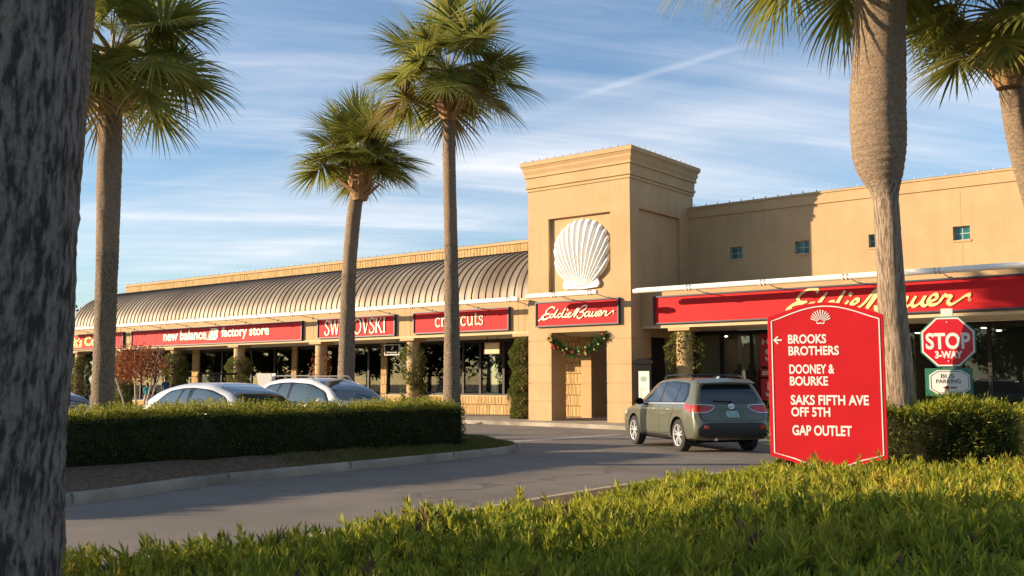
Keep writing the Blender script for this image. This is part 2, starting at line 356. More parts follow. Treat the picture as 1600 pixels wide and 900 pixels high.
def ribbon(mb, pts, w, fn, d0, d1, n=5, nib=None):
    """pen stroke along pts in the plane; nib = pen angle for broad-nib contrast"""
    P = smooth_pts(pts, n) if n > 1 else [np.array(p, float) for p in pts]
    Lf, Rt = [], []
    for i, p in enumerate(P):
        d = P[min(i + 1, len(P) - 1)] - P[max(i - 1, 0)]; d = d / max(np.linalg.norm(d), 1e-9); nn = np.array([-d[1], d[0]])
        ww = w if not isinstance(w, (list, tuple)) else w[0] + (w[1] - w[0]) * i / (len(P) - 1)
        if nib is not None: ww = ww * (.45 + .55 * abs(math.sin(math.atan2(d[1], d[0]) - nib)))
        Lf.append(p + nn * ww / 2); Rt.append(p - nn * ww / 2)
    vs = []; fs = []
    for i, (a, b) in enumerate(zip(Lf, Rt)): e = d1 + (d1 - d0) * .25 * i / len(Lf); vs += [fn(*a, e), fn(*b, e), fn(*a, d0), fn(*b, d0)]
    for i in range(len(P) - 1):
        q = 4 * i; fs += [(q, q + 1, q + 5, q + 4), (q, q + 4, q + 6, q + 2), (q + 1, q + 3, q + 7, q + 5)]
    q = 4 * (len(P) - 1); fs += [(0, 2, 3, 1), (q, q + 1, q + 3, q + 2)]
    mb.add(vs, fs)
SCRIPT = [  # hand lettered two-word script, traced in pixels
    [(95, 445), (150, 412), (200, 375)],
    [(398, 238), (408, 215), (380, 200), (335, 205), (285, 237), (252, 278), (256, 315), (290, 322), (322, 312)],
    [(290, 322), (225, 335), (175, 368), (165, 398), (195, 420), (250, 412), (300, 385), (335, 362)],
    [(385, 330), (345, 334), (322, 365), (345, 387), (385, 365), (430, 300), (478, 240), (462, 262), (415, 345), (415, 378), (440, 378), (475, 358)],
    [(540, 312), (498, 322), (470, 360), (492, 384), (535, 355), (580, 285), (622, 222), (605, 248), (560, 335), (560, 374), (590, 374), (618, 358)],
    [(645, 308), (615, 352), (620, 378), (650, 372), (672, 350)], [(652, 242), (672, 262)],
    [(668, 348), (710, 325), (718, 298), (695, 298), (665, 335), (672, 375), (710, 375), (760, 335), (815, 260), (865, 200)],
    [(868, 200), (840, 265), (800, 335), (780, 380)],
    [(785, 378), (830, 312), (880, 235), (940, 188), (995, 174), (1018, 192), (990, 236), (935, 272), (890, 288), (940, 284), (965, 312), (940, 362), (890, 396), (850, 388), (848, 352)],
    [(1052, 278), (1012, 292), (984, 338), (1000, 366), (1045, 338), (1082, 276), (1058, 335), (1072, 364), (1112, 330)],
    [(1138, 275), (1108, 335), (1125, 362), (1172, 325), (1202, 274), (1178, 332), (1196, 358), (1235, 328)],
    [(1232, 322), (1278, 298), (1278, 262), (1248, 272), (1222, 318), (1242, 350), (1290, 335), (1332, 268)],
    [(1330, 266), (1350, 276), (1378, 280), (1356, 325), (1375, 348), (1420, 320), (1470, 278), (1500, 264), (1492, 288)]]
def script_into(mb, fn, x, y, w, h, d0, d1, pen, reg=True):
    def cv(p):
        top = 100 - (p[0] - 60) * .057; hh = 465 + (p[0] - 60) * .01; return ((p[0] - 95) / 1405, 1 - (p[1] - top - 60) / (hh - 120) if False else 1 - (p[1] - top) / hh)
    al = [[cv(p) for p in s] for s in SCRIPT]; ys = [p[1] for s in al for p in s]; lo, hi = min(ys), max(ys)
    for i, s in enumerate(al):
        P = [(x + p[0] * w, y + (p[1] - lo) / (hi - lo) * h) for p in s]
        ribbon(mb, P, pen * (1.35 if i in (0, 2) else 1.), fn, d0 + i * .0006, d1 + i * .0006, 5, nib=R(35))
    if reg:
        c = (x + w * 1.0, y + h * .28); r = h * .045
        ribbon(mb, [(c[0] + r * math.cos(t), c[1] + r * math.sin(t)) for t in np.linspace(0, 2 * math.pi, 11)], r * .5, fn, d0, d1, 1)
def arc(cx, cy, rx, ry, a0, a1, n=9): return [(cx + rx * math.cos(R(a)), cy + ry * math.sin(R(a))) for a in np.linspace(a0, a1, n)]
T, H_ = .055, .125    # thin and thick stem
SERIF = {  # glyph: (advance width, [(points, width, smooth)]) on a cap height of 1
    'S': (.58, [([(.50, .80), (.48, .93), (.30, 1.0), (.13, .92), (.10, .75), (.25, .58), (.42, .44), (.50, .27), (.42, .07), (.25, 0), (.09, .07), (.06, .22)], .10, 4), ([(.50, .72), (.50, .98)], .045, 1), ([(.06, .02), (.06, .28)], .045, 1)]),
    'W': (1.02, [([(.08, 1), (.32, 0)], H_, 1), ([(.32, 0), (.52, .98)], T, 1), ([(.50, 1), (.74, 0)], H_, 1), ([(.74, 0), (.94, 1)], T, 1), ([(-.02, .98), (.22, .98)], .04, 1), ([(.40, .98), (.62, .98)], .04, 1), ([(.84, .98), (1.04, .98)], .04, 1)]),
    'A': (.76, [([(.10, 0), (.38, 1)], T, 1), ([(.36, 1), (.66, 0)], H_, 1), ([(.2, .34), (.54, .34)], .045, 1), ([(0, .02), (.2, .02)], .04, 1), ([(.54, .02), (.78, .02)], .04, 1)]),
    'R': (.70, [([(.14, 0), (.14, 1)], H_, 1), ([(.1, .97), (.32, .98), (.5, .88), (.5, .66), (.36, .52), (.14, .50)], .085, 4), ([(.34, .52), (.66, .02)], H_, 1), ([(.02, .02), (.28, .02)], .04, 1), ([(.56, .02), (.74, .02)], .04, 1), ([(.02, .98), (.2, .98)], .04, 1)]),
    'O': (.84, [(arc(.40, .5, .34, .5, 60, 300), .10, 3), (arc(.40, .5, .34, .5, -60, 60), .10, 3)]),
    'V': (.74, [([(.10, 1), (.38, 0)], H_, 1), ([(.38, 0), (.64, 1)], T, 1), ([(0, .98), (.24, .98)], .04, 1), ([(.54, .98), (.74, .98)], .04, 1)]),
    'K': (.74, [([(.14, 0), (.14, 1)], H_, 1), ([(.16, .42), (.58, .98)], T, 1), ([(.30, .58), (.64, .02)], H_, 1), ([(.02, .02), (.26, .02)], .04, 1), ([(.02, .98), (.26, .98)], .04, 1), ([(.46, .98), (.68, .98)], .04, 1), ([(.54, .02), (.74, .02)], .04, 1)]),
    'I': (.34, [([(.16, 0), (.16, 1)], H_, 1), ([(.04, .02), (.28, .02)], .04, 1), ([(.04, .98), (.28, .98)], .04, 1)]),
    'c': (.56, [(arc(.30, .34, .24, .34, 45, 320), .10, 3)]),
    'r': (.44, [([(.14, 0), (.14, .66)], .11, 1), ([(.14, .45), (.24, .62), (.40, .62)], .09, 3), ([(.02, .02), (.28, .02)], .04, 1), ([(.02, .64), (.14, .64)], .05, 1)]),
    'e': (.58, [([(.08, .38), (.52, .38)], .05, 1), (arc(.30, .34, .23, .33, 10, 320), .09, 3)]),
    'w': (.86, [([(.08, .66), (.26, 0)], .1, 1), ([(.26, 0), (.42, .64)], .05, 1), ([(.40, .66), (.58, 0)], .1, 1), ([(.58, 0), (.76, .66)], .05, 1), ([(0, .65), (.18, .65)], .04, 1), ([(.66, .65), (.84, .65)], .04, 1)]),
    'u': (.66, [([(.13, .66), (.13, .22), (.22, .04), (.36, .03), (.50, .18)], .10, 4), ([(.51, 0), (.51, .66)], .11, 1), ([(.02, .65), (.14, .65)], .045, 1), ([(.40, .65), (.52, .65)], .045, 1), ([(.5, .02), (.62, .02)], .04, 1)]),
    't': (.42, [([(.19, .88), (.19, .16), (.26, .03), (.38, .08)], .10, 3), ([(.04, .64), (.36, .64)], .05, 1)]),
    's': (.48, [([(.40, .52), (.36, .62), (.24, .67), (.12, .60), (.12, .47), (.26, .37), (.39, .27), (.40, .10), (.25, .0), (.10, .06), (.07, .18)], .08, 4)])}
def serif_into(mb, s, fn, x, y, w, h, d0, d1):
    adv = sum(SERIF[c][0] for c in s); k = w / adv; cx = x; i = 0
    for c in s:
        for (P, ww, sm) in SERIF[c][1]:
            # stroke widths follow the horizontal scale
            ribbon(mb, [(cx + p[0] * k, y + p[1] * h) for p in P], ww * (k * h) ** .5, fn, d0 + i * .0004, d1 + i * .0004, sm); i += 1
        cx += SERIF[c][0] * k
FACADE = lambda Y: (lambda u, v, d: (u, Y - d, v))

# ------------------------------------------------------------------ ground, road, kerbs, walk
def sheet(name, poly, z, m, kind='structure'):
    mb = MB(); mb.add([(x, y, z) for x, y in poly], [tuple(range(len(poly)))]); o = mb.build(name, m, local=True); return tag(o, kind=kind)
GROUNDM = mat('distant_ground', (.10, .095, .07), .95, c2=(.07, .075, .045), nscale=.05)
sheet('ground', [(-1500, -1500), (1500, -1500), (1500, 1500), (-1500, 1500)], -.008, GROUNDM)
sheet('road', [(-140, -40), (60, -40), (60, 60), (-140, 60)], 0, ASPHALT)
def slab(name, poly, z, kerb_w, top_m, kerb_top_m, zin=None):
    """raised area with a rounded kerb round its edge: inner sheet + kerb ring"""
    n = len(poly); P = [Vector((x, y)) for x, y in poly]; area = sum(P[i].x * P[(i + 1) % n].y - P[(i + 1) % n].x * P[i].y for i in range(n)) / 2
    sg = 1 if area > 0 else -1
    def off(d):
        out = []
        for i in range(n):
            e0 = (P[i] - P[i - 1]).normalized(); e1 = (P[(i + 1) % n] - P[i]).normalized(); n0 = Vector((-e0.y, e0.x)) * sg; n1 = Vector((-e1.y, e1.x)) * sg
            b = (n0 + n1); b = b / max(b.length_squared / 2, .3); out.append(P[i] + b * d)
        return out
    prof = [(0, -.004), (.012, z * .55), (.03, z * .88), (.055, z), (kerb_w - .02, z), (kerb_w, z - .006)]
    mb = MB(); rings = [off(d) for d, _ in prof]; vs = []; fs = []
    for r, (_, zz) in zip(rings, prof): vs += [(p.x, p.y, zz) for p in r]
    for k in range(len(prof) - 1):
        for i in range(n): fs.append((k * n + i, k * n + (i + 1) % n, (k + 1) * n + (i + 1) % n, (k + 1) * n + i))
    mb.add(vs, fs); kb = mb.build(kerb_top_m[0], kerb_top_m[1], local=True, smooth=True, angle=60); tag(kb, kind='structure')
    inner = off(kerb_w - .003); return inner
def fan_sheet(name, pts, z, m): return sheet(name, [(p.x, p.y) for p in pts], z, m)
walk = [(-75, 29.6), (-27, 29.55), (-24, 29.5), (-21, 29.3), (-19, 28.9), (-16, 28.6), (-8, 28.5), (20, 28.5), (20, 50), (-75, 50)]
inn = slab('sidewalk_kerb', walk, .15, .17, None, ('kerb', KERB))
fan_sheet('sidewalk', inn, .15, CONC)
# expansion joints scored in the walk
mb = MB()
for X in np.arange(-60, 2, 1.9): mb.box(X, X + .015, 28.8, 35.0, .1505, .154)
tag(mb.build('sidewalk_joints', mat('joint', (.16, .135, .10), .9), local=True), kind='structure')
island = smooth_pts([(-11.9, -6), (-12.2, 2), (-12.5, 6.6), (-13.2, 8.9), (-13.5, 11.6), (-13.75, 14.4), (-13.95, 16.2), (-14.1, 17.3), (-14.5, 18.3), (-15.2, 18.95), (-16.2, 19.3), (-17.4, 19.4), (-18.2, 18.8)], 4)
island = [tuple(p) for p in island] + [(-18.3, 17), (-18.3, -6)]
inn = slab('island_kerb', island, .15, .17, None, ('kerb', KERB))
mb = MB(); isl_v = [Vector(q) for q in island]
acc = 0
for a_, b_ in zip(isl_v[:-4], isl_v[1:-3]):
    acc += (b_ - a_).length
    if acc > 2.6:
        acc = 0; d_ = (b_ - a_).normalized(); n_ = Vector((-d_.y, d_.x)); c_ = a_ + n_ * .085; mb.obox((c_.x, c_.y, .085), (d_.x * .008, d_.y * .008, 0), (n_.x * .083, n_.y * .083, 0), (0, 0, .068))
tag(mb.build('kerb_joints', mat('joint', (.10, .09, .075), .9), local=True), kind='structure')
# mounded bed inside the kerb
def mound(name, pts, z0, zf, m):
    b = bmesh.new(); vs = [b.verts.new((p.x, p.y, z0)) for p in pts]; b.faces.new(vs); bmesh.ops.triangulate(b, faces=b.faces)
    for _ in range(4):
        es = [e for e in b.edges if e.calc_length() > .45]
        if not es: break
        bmesh.ops.subdivide_edges(b, edges=es, cuts=1); bmesh.ops.triangulate(b, faces=b.faces)
    me = bpy.data.meshes.new(name)
    for v in b.verts: v.co.z = zf(v.co.x, v.co.y)
    b.to_mesh(me); b.free(); me.materials.append(m); me.polygons.foreach_set('use_smooth', [True] * len(me.polygons))
    o = bpy.data.objects.new(name, me); COL.objects.link(o); return tag(o, kind='structure')
isl_np = np.array([(p.x, p.y) for p in inn])
def dist_edge(x, y, poly):
    P = poly; Q = np.roll(P, -1, 0); d = Q - P; t = np.clip(((x - P[:, 0]) * d[:, 0] + (y - P[:, 1]) * d[:, 1]) / np.maximum((d ** 2).sum(1), 1e-9), 0, 1)
    return float(np.min(np.hypot(P[:, 0] + t * d[:, 0] - x, P[:, 1] + t * d[:, 1] - y)))
def island_z(x, y):
    e = dist_edge(x, y, isl_np); k = min(e / .9, 1); return .146 + .16 * k * k * (3 - 2 * k) + .012 * math.sin(x * 7 + y * 5) * k
mound('planting_bed', inn, .15, island_z, MULCH)
# near planting bed (this side of the drive)
near = [tuple(p) for p in smooth_pts([(-6.8, -8), (-7.2, 2), (-7.4, 5.0), (-7.5, 7.5), (-7.65, 10.2), (-7.7, 12.6), (-7.5, 14.6), (-6.3, 17.2), (-4.0, 18.8), (0, 19.6), (8, 20.2)], 4)] + [(12, 20.2), (12, -8)]
inn2 = slab('near_kerb', near, .15, .17, None, ('kerb', mat('tan_kerb', (.46, .35, .2), .9, c2=(.38, .29, .18), nscale=3, bump=.3, bscale=40)))
fan_sheet('planting_bed', inn2, .146, MULCH)
# pale mottled strip on the road by the island
mb = MB(); mb.add([(-17.15, 20.5, .004), (-16.75, 20.45, .004), (-16.55, 26.2, .004), (-16.95, 26.2, .004)], [(0, 1, 2, 3)])
tag(mb.build('road_marking', PALEW, local=True), kind='structure')

# ------------------------------------------------------------------ buildings
TX0, TX1, TY0, TY1 = -23.85, -19.15, 30.8, 35.6
YF, YW = 31.55, 35.2
tower = empty('entrance_tower', ((TX0 + TX1) / 2, 33.2, .15), 'tall tan stucco entrance tower with stepped cornice and square doorway', 'tower')
def blocks(mb, x0, x1, y0, y1, z0, z1, grooves, g=.012, ins=.02):
    zs = [z0] + [z for z in grooves if z0 < z < z1] + [z1]
    for a, b in zip(zs[:-1], zs[1:]): mb.box(x0, x1, y0, y1, a + (g if a != z0 else 0), b - (g if b != z1 else 0))
    mb.box(x0 + ins, x1 - ins, y0 + ins, y1 - ins, z0 + .01, z1 - .01)
GR = [.88, 1.57, 2.27, 3.19]
for (x0, x1, y0, y1) in ((TX0, -22.74, TY0, 31.75), (-20.21, TX1, TY0, 32.2), (TX0, -23.35, 34.4, TY1), (-20.15, TX1, 33.6, 34.9)):
    mb = MB(); blocks(mb, x0, x1, y0, y1, .15, 3.5, GR); mb.build('pier', STUCCO, tower)
mb = MB(); t = .45
mb.box(TX0, TX1, TY0, TY0 + t, 3.5, 5.04)                       # lintel zone
mb.box(TX0, -22.86, TY0, TY0 + t, 5.04, 7.93); mb.box(-20.01, TX1, TY0, TY0 + t, 5.04, 7.93)
mb.box(-22.86, -20.01, TY0 + .16, TY0 + t, 5.04, 7.93)          # recess back
mb.box(TX0, TX1, TY0, TY0 + t, 7.93, 9.2)
mb.box(TX1 - t, TX1, TY0 + t, TY1 - t, 3.5, 5.0)                # right side
mb.box(TX1 - t, TX1, TY0 + t, 31.46, 5.0, 8.05); mb.box(TX1 - t, TX1, 34.49, TY1 - t, 5.0, 8.05); mb.box(TX1 - t, TX1 - .14, 31.46, 34.49, 5.0, 8.05)
mb.box(TX1 - t, TX1, TY0 + t, TY1 - t, 8.05, 9.2)
mb.box(TX0, TX0 + t, TY0 + t, TY1 - t, 3.5, 9.2); mb.box(TX0, TX1, TY1 - t, TY1, 3.5, 9.2)
mb.build('wall', STUCCO, tower)
mb = MB(); mb.box(TX0 + t, TX1 - t, TY0 + t, TY1 - t, 3.5, 3.62); mb.build('ceiling', SOFFIT, tower)
MB().box(TX1 - .30, TX1 - .24, 32.2, 33.6, .16, 3.3).build('door', DARK, tower); MB().box(TX1 - .44, TX1 - .01, 32.2, 33.6, 3.3, 3.5).build('door_header', STUCCO, tower)  # dark panel added so the side opening reads dark
def sweep_rect(mb, x0, x1, y0, y1, prof):
    vs = []; fs = []
    for (p, z) in prof: vs += [(x0 - p, y0 - p, z), (x1 + p, y0 - p, z), (x1 + p, y1 + p, z), (x0 - p, y1 + p, z)]
    for k in range(len(prof) - 1):
        for i in range(4): fs.append((4 * k + i, 4 * k + (i + 1) % 4, 4 * k + 4 + (i + 1) % 4, 4 * k + 4 + i))
    fs.append(tuple(range(4 * len(prof) - 4, 4 * len(prof)))); fs.append((3, 2, 1, 0)); mb.add(vs, fs)
mb = MB(); sweep_rect(mb, TX0, TX1, TY0, TY1, [(.0, 9.10), (.045, 9.10), (.045, 9.19), (.02, 9.20), (.085, 9.23), (.085, 9.33), (.05, 9.35), (.065, 9.63), (.125, 9.64), (.125, 9.73), (.10, 9.75), (.17, 9.90), (.17, 9.96), (.15, 9.97), (.215, 10.08), (.245, 10.09), (.245, 10.25)])
mb.build('cornice', STUCCO, tower)

# --- right wing
right = empty('store_building', (-8, 36, .15), 'tan stucco store wing with four small square windows right of the tower', 'building')
RX1 = 3.0
wins = [-17.1, -14.46, -11.73, -8.9, -6.2, -3.5, -.8]
mb = MB(); Z0, Z1 = 6.35, 6.82; hw = .27
mb.box(TX1, RX1, YW, YW + .3, 4.9, Z0); mb.box(TX1, RX1, YW, YW + .3, Z1, 8.13)
xs = [TX1] + [w for w in wins] + [RX1]
for a, b in zip(xs[:-1], xs[1:]): mb.box(a + (hw if a != TX1 else 0), b - (hw if b != RX1 else 0), YW, YW + .3, Z0, Z1)
mb.build('wall', STUCCO, right)
mb = MB(); mb.box(TX1 + .002, RX1, YW - .05, YW + .35, 8.13, 8.50); mb.box(TX1 + .002, RX1, YW - .09, YW + .39, 8.50, 8.57); mb.build('coping', STUCCO, right)
mb = MB(); mb.box(-8.9, -8.885, YW - .004, YW + .01, Z1 + .05, 8.12); mb.box(-8.9, -8.885, YW - .004, YW + .01, 5.0, Z0 - .08); mb.build('control_joint', mat('joint_tan', (.36, .25, .12), .9), right)
for wx in wins:
    m2 = MB(); f = .035
    m2.box(wx - hw, wx - hw + f, YW + .16, YW + .2, Z0, Z1); m2.box(wx + hw - f, wx + hw, YW + .16, YW + .2, Z0, Z1); m2.box(wx - hw + f, wx + hw - f, YW + .16, YW + .2, Z0, Z0 + f); m2.box(wx - hw + f, wx + hw - f, YW + .16, YW + .2, Z1 - f, Z1)
    m2.box(wx - .015, wx + .015, YW + .16, YW + .2, Z0 + f, Z1 - f); zm = (Z0 + Z1) / 2; m2.box(wx - hw + f, wx - .015, YW + .162, YW + .198, zm - .015, zm + .015); m2.box(wx + .015, wx + hw - f, YW + .162, YW + .198, zm - .015, zm + .015)
    w = m2.build('window', mat('window_grid', (.25, .38, .36), .5), right)
    m3 = MB(); m3.box(wx - hw + f, wx + hw - f, YW + .175, YW + .185, Z0 + f, Z1 - f); m3.build('pane', TEAL, w)
    m4 = MB(); m4.box(wx - hw - .03, wx + hw + .03, YW - .03, YW + .02, Z0 - .07, Z0 - .002); m4.build('sill', STUCCO, w)
def fascia(bld, x0, x1, seams):
    mb = MB(); e = [x0] + seams + [x1]
    for a, b in zip(e[:-1], e[1:]): mb.box(a + (.008 if a != x0 else 0), b - (.008 if b != x1 else 0), YF, YF + .4, 3.66, 4.9)
    mb.box(x0, x1, YF + .03, YF + .38, 3.65, 4.88); mb.build('fascia', STUCCO, bld)
    mb = MB(); mb.box(x0, x1, YF - .04, YF + .44, 3.56, 3.655); mb.box(x0, x1, YF - .05, YF + .44, 4.9, 5.0); mb.build('fascia_trim', TRIM, bld)
    mb = MB(); mb.box(x0, x1, YF + .44, YW, 3.60, 3.72); mb.build('soffit', SOFFIT, bld)
fascia(right, TX1 + .002, RX1, [-11.1, -4.8])
mb = MB(); mb.box(TX1 + .003, RX1, YF + .44, YW - .1, 4.86, 4.96); mb.build('lower_roof', mat('flat_roof', (.35, .33, .3), .9), right)
def column(bld, x, stone_m=STONE):
    mb = MB(); mb.lathe([(.33, .15), (.33, .3), (.29, .34), (.285, 3.38), (.32, 3.42), (.32, 3.45)], (x, YF + .36, 0), 24); mb.box(x - .43, x + .43, YF - .06, YF + .78, 3.45, 3.558)
    return mb.build('column', STUCCO, bld, smooth=True)
for x in (-17.6, -11.3, -5.0, 1.3): column(right, x)
def shopfront(bld, x0, x1, z0, mull, base_m=STONE, frame=DARK, glass=GLASS, dark_panel=None, top=3.6):
    """stone base, dark frame with mullions, one pane per light"""
    if z0 > .2:
        mb = MB(); mb.box(x0, x1, YW - .06, YW + .22, .15, z0 - .05); mb.build('stone_base', base_m, bld); 
        mb = MB(); mb.box(x0, x1, YW - .09, YW + .22, z0 - .05, z0); mb.build('base_ledge', TRIM, bld)
    mb = MB(); f = .06; e = [x0] + mull + [x1]
    mb.box(x0, x1, YW, YW + .12, z0, z0 + .08); mb.box(x0, x1, YW, YW + .12, top - .12, top - .003)
    for x in e: mb.box(x - f, x + f, YW - .004, YW + .124, z0 + .08, top - .12)
    fr = mb.build('window', frame, bld)
    for a, b in zip(e[:-1], e[1:]):
        m2 = MB(); m2.box(a + f, b - f, YW + .055, YW + .065, z0 + .08, top - .12); m2.build('pane', glass, fr)
shopfront(right, -18.95, -13.0, .62, [-17.82, -16.57, -15.3, -14.1], glass=mat('clear_shop_glass', (.9, .97, .98), .015, trans=(.88, .90, .88)))
shopfront(right, -12.2, RX1, .30, [-10.9, -9.55, -8.2, -6.9, -5.6, -4.3, -3, -1.7, -.4, .9])
mb = MB(); mb.box(-13.0, -12.2, YW - .1, YW + .3, .15, 3.6); mb.build('stone_pilaster', STONE, bld := right)
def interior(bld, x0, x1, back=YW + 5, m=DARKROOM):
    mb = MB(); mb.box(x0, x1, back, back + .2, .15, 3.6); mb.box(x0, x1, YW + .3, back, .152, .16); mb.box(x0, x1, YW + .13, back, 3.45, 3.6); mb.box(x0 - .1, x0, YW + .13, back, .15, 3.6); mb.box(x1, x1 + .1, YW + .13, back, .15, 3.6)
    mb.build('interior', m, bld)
interior(right, -18.95, RX1, m=mat('store_interior', (.26, .21, .155), .9, c2=(.19, .15, .11), nscale=1))
for a, b, d in ((-18.9, -17.85, .35), (-16.5, -15.4, 1.6), (-17.7, -16.7, 1.2)): MB().box(a, b, YW + d, YW + d + .05, .62, 3.45).build('display_backing', TANROOM, right)
LAMP = mat('downlight', (1, .95, .85), .5, emit=(1, .9, .72, 10))
for bld, xs_ in ((right, (-18.2, -16.2, -14.2, -11.4, -8.6, -5.8)),):
    for x in xs_:
        for y in (YW + 1.1, YW + 3.2): MB().box(x - .07, x + .07, y - .07, y + .07, 3.42, 3.447).build('ceiling_light', LAMP, bld)
# roof deck closing the wings
mb = MB(); mb.box(TX1, RX1, YW + .3, YW + 14, 7.6, 7.7); mb.box(TX1, RX1, YW + 13.7, YW + 14, .15, 7.6); mb.build('roof_deck', mat('flat_roof', (.35, .33, .3), .9), right)

# --- left wing
LX0 = -61.0
left = empty('shop_building', (-42, 36, .15), 'long low arcade of shops under a ribbed bronze barrel roof', 'building')
cols = [-24.78, -31.2, -37.4, -43.9, -49.75, -55.2, -60.3]
seams = []
for c in cols[:-1]: seams += [c + .17, c - .17]
fascia(left, LX0, TX0 - .002, sorted(s for s in seams if s < TX0 - .1))
for c in cols: column(left, c)
mb = MB(); n = 14; vs = []; fs = []; YB = YF + .02
arcp = [(YW - .02 - 3.6 * math.cos(a), 5.0 + 2.42 * math.sin(a)) for a in np.linspace(0, math.pi / 2, n)]
for y, z in arcp: vs += [(LX0, y, z), (TX0 - .003, y, z)]
for i in range(n - 1): fs.append((2 * i, 2 * i + 1, 2 * i + 3, 2 * i + 2))
mb.add(vs, fs); mb.add([(LX0, y, z) for y, z in arcp] + [(LX0, YW, 5.0)], [tuple(range(n + 1))])
barrel = mb.build('barrel_roof', ROOF, left, smooth=True)
mb = MB(); vs = []; fs = []
for X in np.arange(TX0 - .2, LX0, -.385):
    for i in range(n - 1):
        (y0, z0), (y1, z1) = arcp[i], arcp[i + 1]; a0 = math.pi / 2 * i / (n - 1); a1 = math.pi / 2 * (i + 1) / (n - 1)
        n0 = (-math.cos(a0) * .038, math.sin(a0) * .038); n1 = (-math.cos(a1) * .038, math.sin(a1) * .038); b = len(vs)
        vs += [(X - .014, y0, z0), (X + .014, y0, z0), (X + .009, y0 + n0[0], z0 + n0[1]), (X - .009, y0 + n0[0], z0 + n0[1]), (X - .014, y1, z1), (X + .014, y1, z1), (X + .009, y1 + n1[0], z1 + n1[1]), (X - .009, y1 + n1[0], z1 + n1[1])]
        fs += [(b + 1, b + 5, b + 6, b + 2), (b + 2, b + 6, b + 7, b + 3), (b + 3, b + 7, b + 4, b)]
mb.add(vs, fs); sm = mb.build('standing_seams', SEAM, barrel)
mb = MB(); mb.box(LX0 - .05, TX0 - .003, YW - .28, YW - .005, 7.36, 7.46); mb.build('ridge_flashing', SEAM, left)
mb = MB(); mb.box(LX0 + .1, TX0 - .003, YW, YW + .3, 5.0, 7.90); mb.build('parapet', STONE, left)
mb = MB(); mb.box(LX0 + .05, TX0 - .003, YW - .06, YW + .36, 7.90, 8.03); mb.build('coping', STUCCO, left)
mb = MB(); mb.box(LX0, TX0 - .003, YW + .3, YW + 14, 7.3, 7.4); mb.box(LX0, LX0 + .3, YW + .3, YW + 14, .15, 7.3); mb.box(LX0, TX0, YW + 13.7, YW + 14, .15, 7.3); mb.build('roof_deck', mat('flat_roof', (.35, .33, .3), .9), left)
DKGLASS = mat('tinted_glass', (.9, .97, .98), .015, trans=(.58, .62, .62))
shopfront(left, -36.2, -25.2, 1.02, [-33.9, -32.2, -31.15, -30.1, -28.7, -27.4, -26.2], glass=DKGLASS)
shopfront(left, -43.2, -36.6, .30, [-41.0, -39.8, -38.9, -37.6], glass=DKGLASS)
shopfront(left, -52.3, -43.6, .2, [-50.1, -48.4, -47.3, -45.2], glass=DKGLASS)
shopfront(left, -60.8, -53.0, .5, [-58.8, -57.2, -55.4], glass=GLASS)
for (a, b) in ((-36.6, -36.2), (-43.6, -43.2), (-53.0, -52.3), (-25.2, TX0 - .003)): MB().box(a, b, YW - .08, YW + .3, .15, 3.6).build('stone_pilaster', STONE, left)
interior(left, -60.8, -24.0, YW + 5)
for x in (-28.3, -32.9, -35.4, -38.3, -40.4, -42.2, -45.8, -48.9, -51.3, -56.3, -58.2):
    for y in (YW + 1.0, YW + 3.0): MB().box(x - .07, x + .07, y - .07, y + .07, 3.42, 3.447).build('ceiling_light', LAMP, left)
for a, b, d in ((-31.1, -29.9, .5), (-29.7, -28.75, 2.2)): MB().box(a, b, YW + d, YW + d + .05, 1.02, 3.45).build('display_backing', mat('olive_backing', (.30, .25, .13), .9), left)
for a, b, d in ((-52.1, -50.2, .2), (-47.9, -47.4, .2)): MB().box(a, b, YW + d, YW + d + .05, .3, 3.45).build('red_display_wall', mat('red_display', (.62, .012, .02), .7), left)

# --- string lights along the rooflines
BULB = mat('clear_bulb', (.55, .48, .36), .3, c2=(.45, .40, .30), nscale=20)
def string_lights(label, pts, step):
    r = empty('string_lights', pts[0], label, 'string lights', 'bulb strings along the rooflines')
    mb = MB(); mb.tube(pts, .010, 5); mb.build('cable', BLACK, r)
    me = None; k = 0
    for a, b in zip(pts[:-1], pts[1:]):
        a, b = Vector(a), Vector(b); n = max(1, int((b - a).length / step))
        for i in range(n):
            p = a + (b - a) * ((i + .5) / n)
            if me is None:
                m2 = MB(); m2.lathe([(.012, 0), (.014, .02), (.024, .035), (.027, .055), (.018, .078), (.003, .085)], (0, 0, 0), 8); o = m2.build('bulb', BULB, r, local=True, smooth=True); me = o
            else: o = me.copy(); COL.objects.link(o); o.parent = r
            o.location = p - Vector(pts[0]); o.rotation_euler = (random.uniform(-.3, .3), random.uniform(-.3, .3), 0)
string_lights('string of round bulbs along the cornice of the tan tower', [(TX0 - .20, TY1, 10.26), (TX0 - .20, TY0 - .20, 10.26), (TX1 + .20, TY0 - .20, 10.26), (TX1 + .20, TY1, 10.26)], .36)
string_lights('string of round bulbs along the plain stucco parapet right of the tower', [(TX1 + .05, YW - .02, 8.58), (RX1, YW - .02, 8.58)], .5)
string_lights('string of round bulbs along the stone parapet above the barrel roof', [(TX0 - .05, YW, 8.04), (LX0 + .1, YW, 8.04)], .5)

